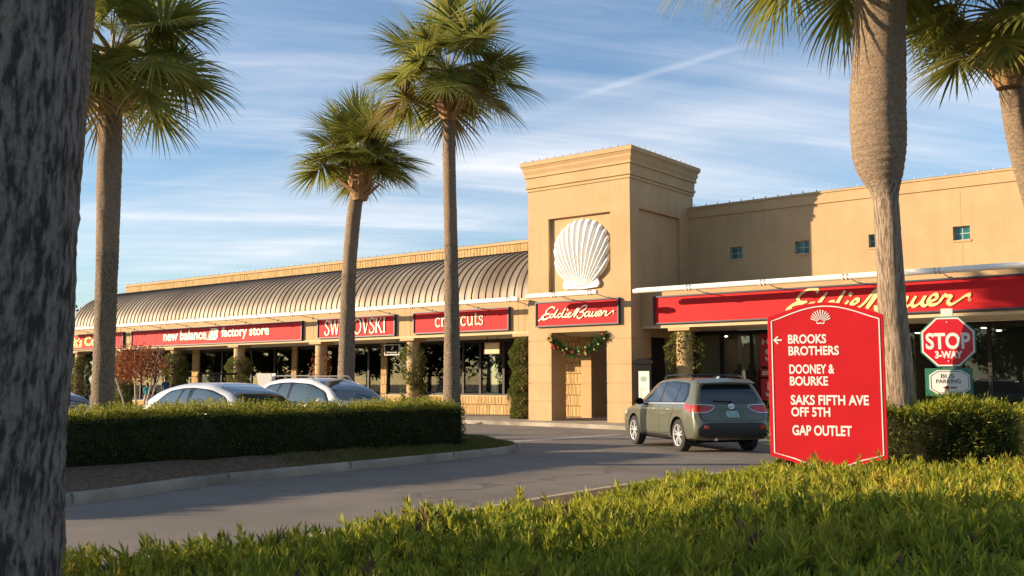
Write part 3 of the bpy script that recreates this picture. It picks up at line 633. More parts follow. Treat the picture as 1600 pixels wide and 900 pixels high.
# --- sign light tubes
def light_tube(label, x0, x1, y, z, yback, step, zb=.12):
    r = empty('sign_light_tube', ((x0 + x1) / 2, y, z), label, 'sign light', 'white tube lights over the shop signs')
    mb = MB(); mb.tube([(x0, y, z), (x1, y, z)], .085, 12); mb.box(x0 + .1, x1 - .1, y - .02, y + .10, z + .078, z + .10); mb.build('tube', WHITE, r, smooth=True)
    n = max(1, round((x1 - x0) / step))
    for i in range(n):
        X = x0 + (x1 - x0) * (i + .5) / n + (x1 - x0) / n * .32
        mb = MB(); mb.tube([(X, y, z + .03), (X + .02, yback - .02, z - zb)], .014, 6); mb.box(X - .04, X + .05, yback - .03, yback, z - zb - .05, z - zb + .05); mb.build('bracket', mat('bracket_steel', (.1, .085, .07), .5), r)
        for q in (-.08, .04): MB().box(X + q - .02, X + q + .02, y - .092, y + .092, z - .092, z + .092).build('collar', mat('collar_grey', (.45, .43, .38), .5), r)
light_tube('short white light tube over the script sign on the tower', -23.05, -19.85, 29.65, 4.825, TY0, 1.6)
light_tube('long white light tube over the wide script sign right of the tower', -18.75, RX1, 30.35, 4.84, YF, 2.65)
light_tube('long white light tube running under the bronze barrel roof', LX0, -24.0, 30.35, 4.84, YF, 2.65)

# --- signs on the fascia
def sign(label, x0, x1, z0, z1, Y, letters, frame=.05, sides=True):
    r = empty('shop_sign', ((x0 + x1) / 2, Y, z0), label, 'sign', 'red shop signs along the facade')
    mb = MB(); mb.box(x0 + frame, x1 - frame, Y - .09, Y - .001, z0 + frame, z1 - frame); mb.build('panel', RED, r)
    mb = MB(); mb.box(x0, x1, Y - .14, Y - .001, z0, z0 + frame); mb.box(x0, x1, Y - .14, Y - .001, z1 - frame, z1); mb.box(x0, x0 + frame, Y - .14, Y - .001, z0 + frame, z1 - frame); mb.box(x1 - frame, x1, Y - .14, Y - .001, z0 + frame, z1 - frame); mb.build('frame', NAVY, r)
    mb = MB(); m = letters(mb, FACADE(Y)); mb.build('lettering', m, r)
    return r
def lt_tower(mb, fn): script_into(mb, fn, -23.27, 3.98, 3.45, .50, .092, .12, .062); return LET
sign('small red sign with cream script over the tower doorway', -23.42, -19.6, 3.73, 4.70, TY0, lt_tower)
def lt_wide(mb, fn): script_into(mb, fn, -13.75, 3.80, 5.95, .84, .092, .112, .128); return mat('gold_letter', (.68, .50, .21), .5)
sign('very wide red sign with big cream script right of the tower', -18.6, RX1 - .4, 3.70, 4.72, YF, lt_wide)
def lt_crew(mb, fn): serif_into(mb, 'crewcuts', fn, -29.45, 4.0, 2.75, .56, .092, .115); return LET
sign('red sign with lowercase serif crewcuts lettering nearest the tower', -30.75, -25.35, 3.72, 4.68, YF, lt_crew)
def lt_swar(mb, fn): serif_into(mb, 'SWAROVSKI', fn, -36.65, 3.86, 4.2, .68, .092, .115); return LET
sign('red sign with tall serif SWAROVSKI capitals', -37.15, -31.9, 3.70, 4.66, YF, lt_swar)
def lt_nb(mb, fn):
    text_into(mb, 'new balance', fn, -50.3, 3.93, 4.1, .56, .092, .115, .025)
    text_into(mb, 'factory store', fn, -44.85, 3.86, 4.0, .66, .092, .115, .025)
    sl = .28
    text_into(mb, 'N', fn, -45.9, 3.88, .34, .60, .092, .116, .05, sl); text_into(mb, 'B', fn, -45.62, 3.88, .40, .60, .092, .118, .05, sl)
    for i, (zz, a, b) in enumerate(((3.90, -46.25, -45.7), (4.02, -46.1, -45.6), (4.13, -46.05, -45.6), (4.24, -46.0, -45.55), (4.35, -45.95, -45.5), (4.45, -45.85, -45.45))):
        mb.prism([(a, zz), (b, zz), (b + .03, zz + .05), (a + .06, zz + .05)], .092, .11, fn)
    return LET
sign('long red sign with new balance factory store lettering', -53.6, -38.3, 3.66, 4.62, YF, lt_nb)
def lt_coo(mb, fn):
    text_into(mb, 'Coo', fn, -58.95, 3.86, 2.05, .60, .092, .115, .04)
    text_into(mb, "elt's", fn, -60.75, 3.88, 1.5, .55, .092, .114, .02, .12); mb.box(-60.8, -59.25, YF - .115, YF - .092, 3.81, 3.85); return LETY
sign('red sign with yellow lettering at the far left end of the arcade', -61.0, -54.5, 3.64, 4.60, YF, lt_coo)

# --- scallop shell on the tower
def shell(mb, fn, cx, cz, w, h, depth, ribs=13):
    """upright scallop: ribs rise from the hinge, bow outwards and close in a scalloped, egg shaped outline"""
    na = ribs * 8; nr = 18; vs = []; fs = []
    for j in range(nr + 1):
        r = j / nr
        for i in range(na + 1):
            t = i / na; a = (t * 2 - 1); ph = (t * ribs) % 1.0; rib = abs(math.sin(math.pi * ph)) ** .6
            th = a * R(112)                                     # end point on the egg outline, measured from straight up
            ex = math.sin(th) * w * .5; ez = h * .60 + math.cos(th) * h * .40 if abs(th) < R(90) else h * .60 + math.cos(th) * h * .80
            k = 1 + .045 * (rib - .5); ex, ez = ex * k, h * .5 + (ez - h * .5) * k
            hx = a * w * .17; hz = h * .04
            bow = math.sin(math.pi * r) * .10 * w * a                     # ribs bow outwards
            x = hx + (ex - hx) * r + bow * .55; z = hz + (ez - hz) * (r ** .92)
            dome = max(math.sin(math.pi * (.16 + .78 * r)), 0) ** .8 * (1 - .75 * a * a) ** .5
            d = depth * (.16 + .84 * dome) * (.84 + .16 * rib * min(1, r * 2)) - depth * .40 * (1 - rib) * min(1, r * 2.5)
            if j == nr: d = depth * .03
            vs.append(fn(cx + x, cz + z, d))
    for j in range(nr):
        for i in range(na): q = j * (na + 1) + i; fs.append((q, q + 1, q + na + 2, q + na + 1))
    mb.add(vs, fs)
    mb.prism([(cx - w * .30, cz), (cx - w * .335, cz + h * .05), (cx - w * .29, cz + h * .14), (cx - w * .30, cz + h * .21), (cx - .1 * w, cz + h * .16), (cx + .1 * w, cz + h * .16), (cx + w * .30, cz + h * .21), (cx + w * .29, cz + h * .14), (cx + w * .335, cz + h * .05), (cx + w * .30, cz), (cx, cz - h * .02)], 0, depth * .36, fn)
mb = MB(); shell(mb, FACADE(TY0 + .155), -21.38, 5.16, 2.50, 2.62, .34, 15)
o = mb.build('shell_emblem', SHELLW, smooth=True, angle=70); tag(o, 'big white scallop shell emblem on the tower front', 'emblem')

# --- garland across the tower doorway
g = empty('garland', (-21.48, TY0 - .06, 2.8), 'green holiday garland with red and gold baubles across the tower doorway', 'garland')
ts = np.linspace(0, 1, 60); gx = -22.72 + 2.5 * ts; gz = 3.30 - .62 * (1 - (2 * ts - 1) ** 2) + .05 * (ts); gc = np.stack([gx, np.full_like(gx, TY0 - .05), gz], 1)
P = gc[rng.integers(0, 60, 5200)] + rng.normal(size=(5200, 3)) * [.05, .045, .06]
V, Q = leafs(P, rng.normal(size=(5200, 3)), rng.uniform(.10, .2, 5200), .026); fast('greenery', V, Q, L_PINE, parent=g)
for i in range(26):
    k = rng.integers(0, 60); p = gc[k] + rng.normal(size=3) * [.02, .02, .10] + [0, -.10, 0]
    MB().ball(p, .05, 8, 6).build('bauble', mat('red_bauble', (.5, .02, .03), .2) if i % 2 else mat('gold_bauble', (.7, .45, .15), .25, metal=.6), g, smooth=True)

# --- kiosk, hanging signs, posters, sandwich board
k = empty('directory_kiosk', (-18.7, 30.6, .15), 'black directory kiosk with white map panel beside the tower', 'kiosk')
KX, KY = -18.55, 30.75
mb = MB(); mb.box(KX - .33, KX + .33, KY - .12, KY + .12, .15, 2.25); mb.build('cabinet', BLACK, k, bevel=.02)
mb = MB(); mb.prism([(KX - .42, 2.25), (KX + .42, 2.25), (KX + .42, 2.36), (KX + .2, 2.46), (KX - .2, 2.46), (KX - .42, 2.36)], -.18, .18, FACADE(KY)); mb.build('hood', BLACK, k, bevel=.01)
mb = MB(); mb.box(KX - .2, KX + .24, KY - .135, KY - .121, .75, 2.0); mb.build('map_panel', mat('map_paper', (.42, .42, .38), .6, c2=(.5, .53, .5), nscale=6), k)
for i in range(5):
    pass
mb = MB()
for i in range(9): mb.box(KX - .15, KX - .15 + .1 + .2 * random.random(), KY - .138, KY - .1355, .85 + i * .065, .87 + i * .065)
mb.prism(arc(KX, 1.72, .13, .1, 0, 330, 10), .1365, .139, FACADE(KY)); mb.build('map_marking', mat('map_ink', (.2, .27, .24), .7), k)
def hang_sign(label, x0, x1, z0, z1, y, m, bm, txt=None):
    r = empty('hanging_sign', ((x0 + x1) / 2, y, z0), label, 'hanging sign', 'small signs hung under the arcade')
    mb = MB(); mb.box(x0, x1, y, y + .05, z0, z1); mb.build('board', m, r)
    f = .03; mb = MB(); mb.box(x0 - f, x1 + f, y - .01, y + .06, z0 - f, z0); mb.box(x0 - f, x1 + f, y - .01, y + .06, z1, z1 + f); mb.box(x0 - f, x0, y - .01, y + .06, z0, z1); mb.box(x1, x1 + f, y - .01, y + .06, z0, z1); mb.build('frame', bm, r)
    mb = MB(); mb.tube([(x0 + .12, y + .025, z1 + f), (x0 + .12, y + .025, 3.6)], .012, 6); mb.tube([(x1 - .12, y + .025, z1 + f), (x1 - .12, y + .025, 3.6)], .012, 6); mb.build('hanger', BLACK, r)
    if txt: mb = MB(); txt(mb, FACADE(y)); mb.build('lettering', LETW, r)
def t1(mb, fn): serif_into(mb, 'SWAROVSKI', fn, -34.02, 2.98, .72, .10, .003, .008); ribbon(mb, [(-33.72, 3.16), (-33.62, 3.18), (-33.58, 3.25), (-33.64, 3.29), (-33.67, 3.26)], .035, fn, .003, .008)
hang_sign('small black hanging sign with white border under the arcade', -34.12, -33.2, 2.92, 3.36, 33.0, BLACK, LETW, t1)
hang_sign('small cream hanging sign with dark red border near the tower', -27.95, -27.15, 2.86, 3.30, 33.0, mat('cream_board', (.62, .45, .25), .6, c2=(.58, .5, .2), nscale=5), mat('wine_frame', (.25, .02, .03), .5))
def poster(label, x0, x1, z0, z1, y, lines, m=None, lm=None):
    r = empty('sale_poster', ((x0 + x1) / 2, y, z0), label, 'poster', 'red sale posters in the store window')
    mb = MB(); mb.box(x0, x1, y, y + .012, z0, z1); mb.build('sheet', m or mat('poster_red', (.55, .02, .03), .5), r)
    mb = MB()
    for (s, u, v, w, h) in lines: text_into(mb, s, FACADE(y), x0 + u, z0 + v, w, h, .002, .006, .03)
    mb.build('lettering', lm or LETW, r)
PY = YW + .03
def pale(label, x0, x1, z0, z1):
    r = empty('window_poster', ((x0 + x1) / 2, YW + .2, z0), label, 'poster'); MB().box(x0, x1, YW + .2, YW + .212, z0, z1).build('sheet', mat('pale_poster', (.62, .66, .62), .6, c2=(.5, .55, .53), nscale=3), r)
    MB().box(x0 - .02, x1 + .02, YW + .196, YW + .216, z1, z1 + .03).build('rail', DARK, r)
pale('pale grey poster high in the dark window just right of the short palm', -38.8, -37.75, 2.45, 3.4)
pale('pale grey poster high in the window left of the black hanging sign', -37.4, -36.75, 2.55, 3.4)
poster('red HOLIDAY SALE poster in the window left of the big red sign', -16.2, -15.42, 2.2, 3.42, YW - .02, [('HO', .08, .82, .62, .22), ('S', .2, .2, .4, .48)])
poster('narrow red ENTIRE strip between two bigger posters in the window', -16.2, -15.42, 1.82, 2.10, YW - .02, [('ENTI', .08, .06, .62, .15)])
poster('red poster with big white numeral 5 low in the window', -16.2, -15.42, .95, 1.74, YW - .02, [('5', .2, .12, .42, .55)])
wb = empty('sandwich_board', (-31.1, 24.2, 0), 'white sandwich board with red panel seen between the two parked cars', 'sandwich board')
def tilt(sgn): return lambda u, v, d: (-31.4 + u * .78, 24.1 + u * .3 + sgn * (.28 - v * .2) + d, v)
for sg in (-1, 1):
    mb = MB(); mb.prism([(-.40, .05), (.36, .05), (.36, 1.95), (-.40, 1.95)], -.012, .012, tilt(sg)); mb.build('board', WHITE, wb)
mb = MB(); mb.prism([(-.22, 1.2), (.30, 1.2), (.30, 1.62), (-.12, 1.62)], -.018, -.0125, tilt(-1)); mb.build('red_panel', mat('poster_red', (.55, .02, .03), .5), wb)

# ------------------------------------------------------------------ people and mannequins
def figure(h=1.7, step=.28, swing=.3, slim=1., head_turn=0):
    """one continuous skinned body facing +X, feet at z=0, walking"""
    k = h / 1.75; J = {}; E = []
    def j(n, p, r, par=None):
        J[n] = (Vector(p) * k, r * k * slim if n not in ('head', 'crown') else r * k); 
        if par: E.append((par, n))
    j('pelvis', (0, 0, .93), .135); j('waist', (0, 0, 1.10), .125, 'pelvis'); j('chest', (.01, 0, 1.30), .15, 'waist'); j('neck0', (0, 0, 1.46), .075, 'chest'); j('neck', (.01, 0, 1.53), .052, 'neck0')
    j('chin', (.03, 0, 1.585), .07, 'neck'); j('head', (.02, 0, 1.655), .098, 'chin'); j('crown', (0, 0, 1.70), .075, 'head'); j('nose', (.125, 0, 1.635), .016, 'head')
    for s in (-1, 1):
        a = 'l' if s > 0 else 'r'; st = step * s; sw = -swing * s
        j(a + 'hip', (0, .09 * s, .88), .095, 'pelvis'); j(a + 'knee', (st * .55 + .04, .095 * s, .49), .066, a + 'hip'); j(a + 'calf', (st * .72 - .03, .095 * s, .33), .056, a + 'knee'); j(a + 'ankle', (st - .05, .09 * s, .085), .040, a + 'calf'); j(a + 'toe', (st + .12, .10 * s, .035), .034, a + 'ankle')
        j(a + 'sho', (0, .17 * s, 1.42), .068, 'chest'); j(a + 'elb', (sw * .3 - .03, .225 * s, 1.14), .047, a + 'sho'); j(a + 'wri', (sw + .08, .21 * s, .91), .032, a + 'elb'); j(a + 'palm', (sw + .11, .205 * s, .84), .030, a + 'wri')
        for q, (dy, L) in enumerate(((-.024, .065), (-.008, .078), (.008, .072), (.022, .055))): j(a + 'f%d' % q, (sw + .125 + dy * .3, .205 * s + dy, .84 - L - .02), .0095, a + 'palm')
        j(a + 'th', (sw + .155, .19 * s, .79), .0105, a + 'palm')
    names = list(J); me = bpy.data.meshes.new('body'); me.from_pydata([J[n][0] for n in names], [(names.index(a), names.index(b)) for a, b in E], [])
    o = bpy.data.objects.new('body', me); COL.objects.link(o); md = o.modifiers.new('s', 'SKIN')
    for i, n in enumerate(names):
        sv = me.skin_vertices[0].data[i]; r = J[n][1]; sv.radius = (r, r * (.78 if n in ('chest', 'waist', 'pelvis') else 1)); sv.use_root = (i == 0)
        if n in ('chest', 'waist', 'pelvis'): sv.radius = (r, r * .82)
    ss = o.modifiers.new('ss', 'SUBSURF'); ss.levels = 1; ss.render_levels = 1
    dg = bpy.context.evaluated_depsgraph_get(); m2 = bpy.data.meshes.new_from_object(o.evaluated_get(dg)); bpy.data.objects.remove(o); bpy.data.meshes.remove(me)
    m2.polygons.foreach_set('use_smooth', [True] * len(m2.polygons)); return m2, k
def person(name, label, cat, loc, rz, h, zones, hair=None, group=None, **kw):
    """zones: list of (zmin fraction of height, material), highest first; arms take the sleeve rule"""
    me, k = figure(h, **kw); r = empty(name, loc, label, cat, group, rz)
    for z, m, in zones: me.materials.append(m)
    for p in me.polygons:
        c = p.center; idx = len(zones) - 1
        for i, (z, m) in enumerate(zones):
            if c.z / h >= z: idx = i; break
        if abs(c.y) > .175 * k and c.z / h < .56 and c.z / h > .40 and len(zones) > 2: idx = 0     # hands
        p.material_index = idx
    b = bpy.data.objects.new('body', me); COL.objects.link(b); b.parent = r
    if hair:
        mb = MB(); mb.ball((-.012 * k, 0, 1.70 * k), (.108 * k, .098 * k, .085 * k), 12, 8); mb.ball((-.05 * k, 0, 1.63 * k), (.065 * k, .085 * k, .10 * k), 10, 6); mb.build('hair', hair, r, local=True, smooth=True)
    return r
SKIN = mat('skin', (.52, .31, .21), .6); HAIR = mat('brown_hair', (.07, .04, .025), .7)
p1 = person('person', 'child in teal shirt and pale shorts walking past the arcade', 'person', (-50.4, 30.6, .15), R(170), 1.45, [(.845, SKIN), (.56, mat('teal_cloth', (.03, .33, .33), .8)), (.30, mat('pale_cloth', (.6, .55, .45), .8)), (0, SKIN)], HAIR, step=.30)
p2 = person('person', 'person in blue jacket and red trousers walking past the arcade', 'person', (-49.1, 30.9, .15), R(170), 1.8, [(.85, SKIN), (.53, mat('blue_cloth', (.03, .06, .16), .8)), (.05, mat('red_cloth', (.42, .07, .05), .8)), (0, BLACK)], HAIR, step=.34)
MDK = mat('dark_dummy', (.03, .03, .035), .6); MRED = mat('red_coat', (.42, .02, .03), .8); MPINK = mat('pink_coat', (.6, .12, .13), .8)
def dummy(x, y, label, top, z=.62, h=1.75, rz=-90): return person('mannequin', label, 'mannequin', (x, y, z), R(rz), h, [(.85, MDK), (.42, top), (0, MDK)], None, 'mannequins in the shop windows', step=.05, swing=.05, slim=1.12)
dummy(-17.35, YW + .6, 'dark mannequin behind the glass just right of the ivy column', MDK)
dummy(-16.95, YW + .75, 'dark grey mannequin second from the ivy column in the store window', mat('grey_coat', (.08, .08, .085), .8))
dummy(-16.35, YW + .6, 'mannequin in red coat beside the red window posters', MRED)
dummy(-25.4, YW + .6, 'mannequin in pink top seen through the tower doorway', MPINK, .9, 1.3)
dummy(-28.1, YW + .6, 'child mannequin in dark clothes behind glass left of the tower', MDK, 1.05, 1.15)
dummy(-29.0, YW + 1.0, 'child mannequin in red top behind glass left of the tower', MRED, 1.3, 1.3)
dummy(-29.9, YW + .35, 'small mannequin in maroon top low in the window by the third palm', mat('maroon', (.3, .02, .05), .8), 1.03, .9)


# ------------------------------------------------------------------ vehicles
def chaikin(P, it=2, k=.8):
    for _ in range(it):
        o = []
        for i in range(len(P)):
            a, b = np.array(P[i], float), np.array(P[(i + 1) % len(P)], float); o += [a * k + b * (1 - k), a * (1 - k) + b * k]
        P = o
    return P
class Car:
    def __init__(s, name, label, keys, axr, axf, wr, paint, ww=.225, arch=.055, track=None):
        s.axr = axr; s.root = empty(name, (0, 0, 0), label, name.split('_')[-1] if name != 'sport_utility_vehicle' else 'car')
        K = np.array(keys, float); K[:, 0] -= axr; st = []
        for i in range(len(K) - 1):
            p0, p1, p2, p3 = K[max(i - 1, 0)], K[i], K[i + 1], K[min(i + 2, len(K) - 1)]
            n = 2 if K[i + 1, 0] - K[i, 0] < .2 else 4
            for k in range(n):
                t = k / n; m1 = (p2 - p0) * .5; m2 = (p3 - p1) * .5; d = p2[0] - p1[0]
                sc1 = d / max(p2[0] - p0[0], 1e-6) * 2; sc2 = d / max(p3[0] - p1[0], 1e-6) * 2
                m1 = m1 * min(sc1, 1.6); m2 = m2 * min(sc2, 1.6)
                h00 = 2 * t ** 3 - 3 * t ** 2 + 1; h10 = t ** 3 - 2 * t ** 2 + t; h01 = -2 * t ** 3 + 3 * t ** 2; h11 = t ** 3 - t ** 2
                q = h00 * p1 + h10 * m1 + h01 * p2 + h11 * m2; q[0] = p1[0] + d * t; st.append(q)
        st.append(K[-1])
        vs = []; fs = []; n = 0
        for (x, zb, zs, w, zt, wt) in st:
            H = zs - zb; g = zt - zs
            half = [(0, zb), (.6 * w, zb), (.93 * w, zb + .015), (.985 * w, zb + .10 * min(1, H / .4)), (1.0 * w, zb + .42 * H), (1.0 * w, zb + .72 * H), (.992 * w, zb + .90 * H), (.972 * w, zs),
                    (.972 * w + (wt - .972 * w) * .30, zs + g * .28), (.972 * w + (wt - .972 * w) * .66, zs + g * .62), (wt, zs + g * .86), (wt * .93, zs + g * .955), (wt * .6, zs + g * .995), (0, zs + g)]
            ring = [(y, z) for y, z in half] + [(-y, z) for y, z in half[-2:0:-1]]; n = len(ring); vs += [(x, y, z) for y, z in ring]
        for i in range(len(st) - 1):
            for k in range(n): fs.append((i * n + k, i * n + (k + 1) % n, (i + 1) * n + (k + 1) % n, (i + 1) * n + k))
        fs.append(tuple(range(n))[::-1]); fs.append(tuple((len(st) - 1) * n + k for k in range(n)))
        me = bpy.data.meshes.new('body'); me.from_pydata(vs, [], fs); b = bmesh.new(); b.from_mesh(me); bmesh.ops.recalc_face_normals(b, faces=b.faces); b.to_mesh(me); b.free()
        o = bpy.data.objects.new('tmp', me); COL.objects.link(o); ss = o.modifiers.new('s', 'SUBSURF'); ss.levels = 1; ss.render_levels = 1
        me.materials.append(paint); me.materials.append(TRIMBLK); hw = max(k[3] for k in keys)
        mb = MB()
        for ax in (0, axf - axr):
            for sg in (-1, 1):
                mb.lathe([(wr + arch, sg * (hw - .34)), (wr + arch, sg * (hw + .3))], (ax, 0, wr + .01), 36, 'y')
        cut = mb.build('cut', TRIMBLK, local=True); bo = o.modifiers.new('b', 'BOOLEAN'); bo.object = cut; bo.operation = 'DIFFERENCE'; bo.solver = 'EXACT'
        bo.material_mode = 'TRANSFER'
        dg = bpy.context.evaluated_depsgraph_get(); m2 = bpy.data.meshes.new_from_object(o.evaluated_get(dg)); bpy.data.objects.remove(o); bpy.data.objects.remove(cut)
        s.bvh = BVHTree.FromPolygons([v.co for v in m2.vertices], [tuple(p.vertices) for p in m2.polygons])
        m2.polygons.foreach_set('use_smooth', [True] * len(m2.polygons)); m2.set_sharp_from_angle(angle=R(38))
        s.body = bpy.data.objects.new('body', m2); COL.objects.link(s.body); s.body.parent = s.root; s.hw = hw
        tr = (track or hw - .13)
        for ax in (0, axf - axr):
            for sg in (-1, 1): s.wheel(ax, sg * tr, wr, ww, sg)
    def wheel(s, x, y, r, w, sg):
        w2 = w / 2
        mb = MB(); mb.lathe([(r * .66, -w2 * .9), (r * .9, -w2), (r * .985, -w2 * .8), (r, -w2 * .4), (r, w2 * .4), (r * .985, w2 * .8), (r * .9, w2), (r * .66, w2 * .9)], (0, 0, 0), 36, 'y', cap=False)
        mb.lathe([(r * .66, w2 * .9), (r * .66, -w2 * .9)], (0, 0, 0), 36, 'y', cap=False)
        ty = mb.build('wheel', RUBBER, s.root, local=True, smooth=True); ty.location = (x, y, r)
        mb = MB(); f = sg * w2
        mb.lathe([(r * .655, f * .85), (r * .68, f * 1.0), (r * .62, f * .95), (r * .60, f * .35)][::sg or 1], (0, 0, 0), 36, 'y', cap=False)
        for k in range(5):
            a = 2 * math.pi * k / 5 + .3
            for da in (-.17, .17):
                u = Vector((math.cos(a + da), 0, math.sin(a + da))); v = Vector((-math.sin(a + da), 0, math.cos(a + da)))
                mb.obox(u * r * .36 + Vector((0, f * .72, 0)) + v * da * .12 * r, u * r * .27, v * r * .052, (0, f * .10, 0))
        mb.lathe([(r * .16, f * .6), (r * .16, f * .84), (r * .10, f * .90)], (0, 0, 0), 16, 'y'); mb.build('rim', CHROME, ty, local=True, smooth=True, angle=30)
        mb = MB(); mb.lathe([(r * .60, -w2 * .5), (r * .60, f * .30)] if sg > 0 else [(r * .60, f * .30), (r * .60, w2 * .5)], (0, 0, 0), 24, 'y'); mb.build('brake_disc', mat('brake_dark', (.03, .03, .03), .6, metal=.3), ty, local=True)
    def patch(s, name, poly, axis, m, off=.004, rnd=2, step=.07, parent=None, mirror=False):
        P = chaikin(poly, rnd, .88) if rnd else [np.array(p, float) for p in poly]; pts = [Vector((float(p[0]), float(p[1]))) for p in P]
        # densify the outline
        out = []
        for i in range(len(pts)):
            a, b = pts[i], pts[(i + 1) % len(pts)]; n = max(1, int((b - a).length / step))
            out += [a + (b - a) * (k / n) for k in range(n)]
        nb = len(out); mn = Vector((min(p.x for p in out), min(p.y for p in out))); mx = Vector((max(p.x for p in out), max(p.y for p in out)))
        g = [Vector((u, v)) for u in np.arange(mn.x + step * .5, mx.x, step) for v in np.arange(mn.y + step * .5, mx.y, step)]
        res = delaunay_2d_cdt(out + g, [], [list(range(nb))], 1, 1e-6)
        v2, f2 = res[0], res[2]; vs = []
        for p in v2:
            if axis in ('l', 'r'): o = Vector((p.x, 3 if axis == 'l' else -3, p.y)); d = Vector((0, -1 if axis == 'l' else 1, 0))
            elif axis == 'back': o = Vector((-4, p.x, p.y)); d = Vector((1, 0, 0))
            elif axis == 'top': o = Vector((p.x, p.y, 4)); d = Vector((0, 0, -1))
            else: o = Vector((8, p.x, p.y)); d = Vector((-1, 0, 0))
            h, nn, i, dist = s.bvh.ray_cast(o, d)
            if h is None: h, nn, i, dist = s.bvh.find_nearest(o + d * 3)
            if nn.dot(d) > 0: nn = -nn
            vs.append(h + nn * off)
        me = bpy.data.meshes.new(name); me.from_pydata(vs, [], [tuple(f) for f in f2]); me.materials.append(m); b = bmesh.new(); b.from_mesh(me); bmesh.ops.delete(b, geom=[v for v in b.verts if not v.link_faces], context='VERTS'); bmesh.ops.remove_doubles(b, verts=b.verts, dist=.0008); bmesh.ops.recalc_face_normals(b, faces=b.faces)
        rim = [e for e in b.edges if e.is_boundary]      # a skirt gives the piece thickness
        ex = bmesh.ops.extrude_edge_only(b, edges=rim)
        dirv = {'l': Vector((0, -1, 0)), 'r': Vector((0, 1, 0)), 'back': Vector((1, 0, 0)), 'front': Vector((-1, 0, 0)), 'top': Vector((0, 0, -1))}[axis]
        for e in ex['geom']:
            if isinstance(e, bmesh.types.BMVert): e.co += dirv * (off + .008)
        b.to_mesh(me); b.free()
        me.polygons.foreach_set('use_smooth', [True] * len(me.polygons)); me.set_sharp_from_angle(angle=R(50))
        o = bpy.data.objects.new(name, me); COL.objects.link(o); o.parent = parent or s.root; return o
    def line(s, name, pts, axis, m, w=.012, off=.002):
        P = smooth_pts(pts, 4); a = []; b_ = []
        for i, p in enumerate(P):
            d = P[min(i + 1, len(P) - 1)] - P[max(i - 1, 0)]; d = d / np.linalg.norm(d); nn = np.array([-d[1], d[0]]); a.append(p + nn * w / 2); b_.append(p - nn * w / 2)
        return s.patch(name, a + b_[::-1], axis, m, off, 0, .5)
    def place(s, x, y, deg, z=0): s.root.location = (x, y, z); s.root.rotation_euler = (0, 0, R(deg))
def carpaint(name, c, metal=.35, rough=.32): return mat(name, c, rough, metal=metal, coat=.9, spec=.5)
def mirror_part(car, x, y, z, m):
    for sg in (-1, 1):
        mb = MB(); mb.ball((x - car.axr, sg * (y + .10), z), (.075, .11, .085), 12, 8); mb.tube([(x - car.axr + .03, sg * (y - .04), z - .06), (x - car.axr, sg * (y + .06), z - .03)], .022, 6); mb.build('mirror', m, car.root, local=True, smooth=True)
def handles(car, xs, z, m):
    for x in xs:
        for sg in (-1, 1):
            h = car.bvh.ray_cast(Vector((x - car.axr, 3 * sg, z)), Vector((0, -sg, 0)))[0]; mb = MB()
            mb.tube([(h.x - .10, h.y - .004 * sg, z), (h.x - .08, h.y + sg * .028, z + .002), (h.x + .06, h.y + sg * .028, z + .004), (h.x + .09, h.y - .004 * sg, z)], [.012, .014, .014, .012], 6); mb.build('handle', m, car.root, local=True, smooth=True)

# --- olive SUV turning on the drive
OL = carpaint('olive_paint', (.118, .128, .088), .3, .34)
KS = [(0.0, .50, .58, .74, .66, .66), (.02, .44, .62, .82, .72, .74), (.06, .37, .70, .88, .80, .80), (.11, .33, .80, .92, .92, .82), (.16, .30, .93, .94, 1.06, .83), (.24, .28, 1.02, .948, 1.24, .80), (.33, .27, 1.06, .952, 1.42, .755), (.43, .26, 1.075, .956, 1.57, .715), (.55, .25, 1.08, .96, 1.655, .69), (1.2, .24, 1.065, .962, 1.70, .69), (2.0, .24, 1.04, .962, 1.705, .695), (2.55, .24, 1.02, .96, 1.67, .695), (2.95, .24, 1.01, .957, 1.54, .70), (3.35, .24, 1.0, .952, 1.30, .75), (3.66, .24, .99, .947, 1.11, .80), (4.0, .24, .95, .94, 1.05, .78), (4.4, .25, .89, .915, .96, .74), (4.65, .28, .80, .86, .87, .70), (4.80, .33, .68, .76, .74, .62), (4.85, .42, .60, .66, .64, .55)]
suv = Car('sport_utility_vehicle', 'olive green family SUV turning across the drive, rear towards us', KS, .98, 3.77, .37, OL)
X = lambda x: x - .98
BLKG = mat('black_gloss', (.012, .012, .013), .12)
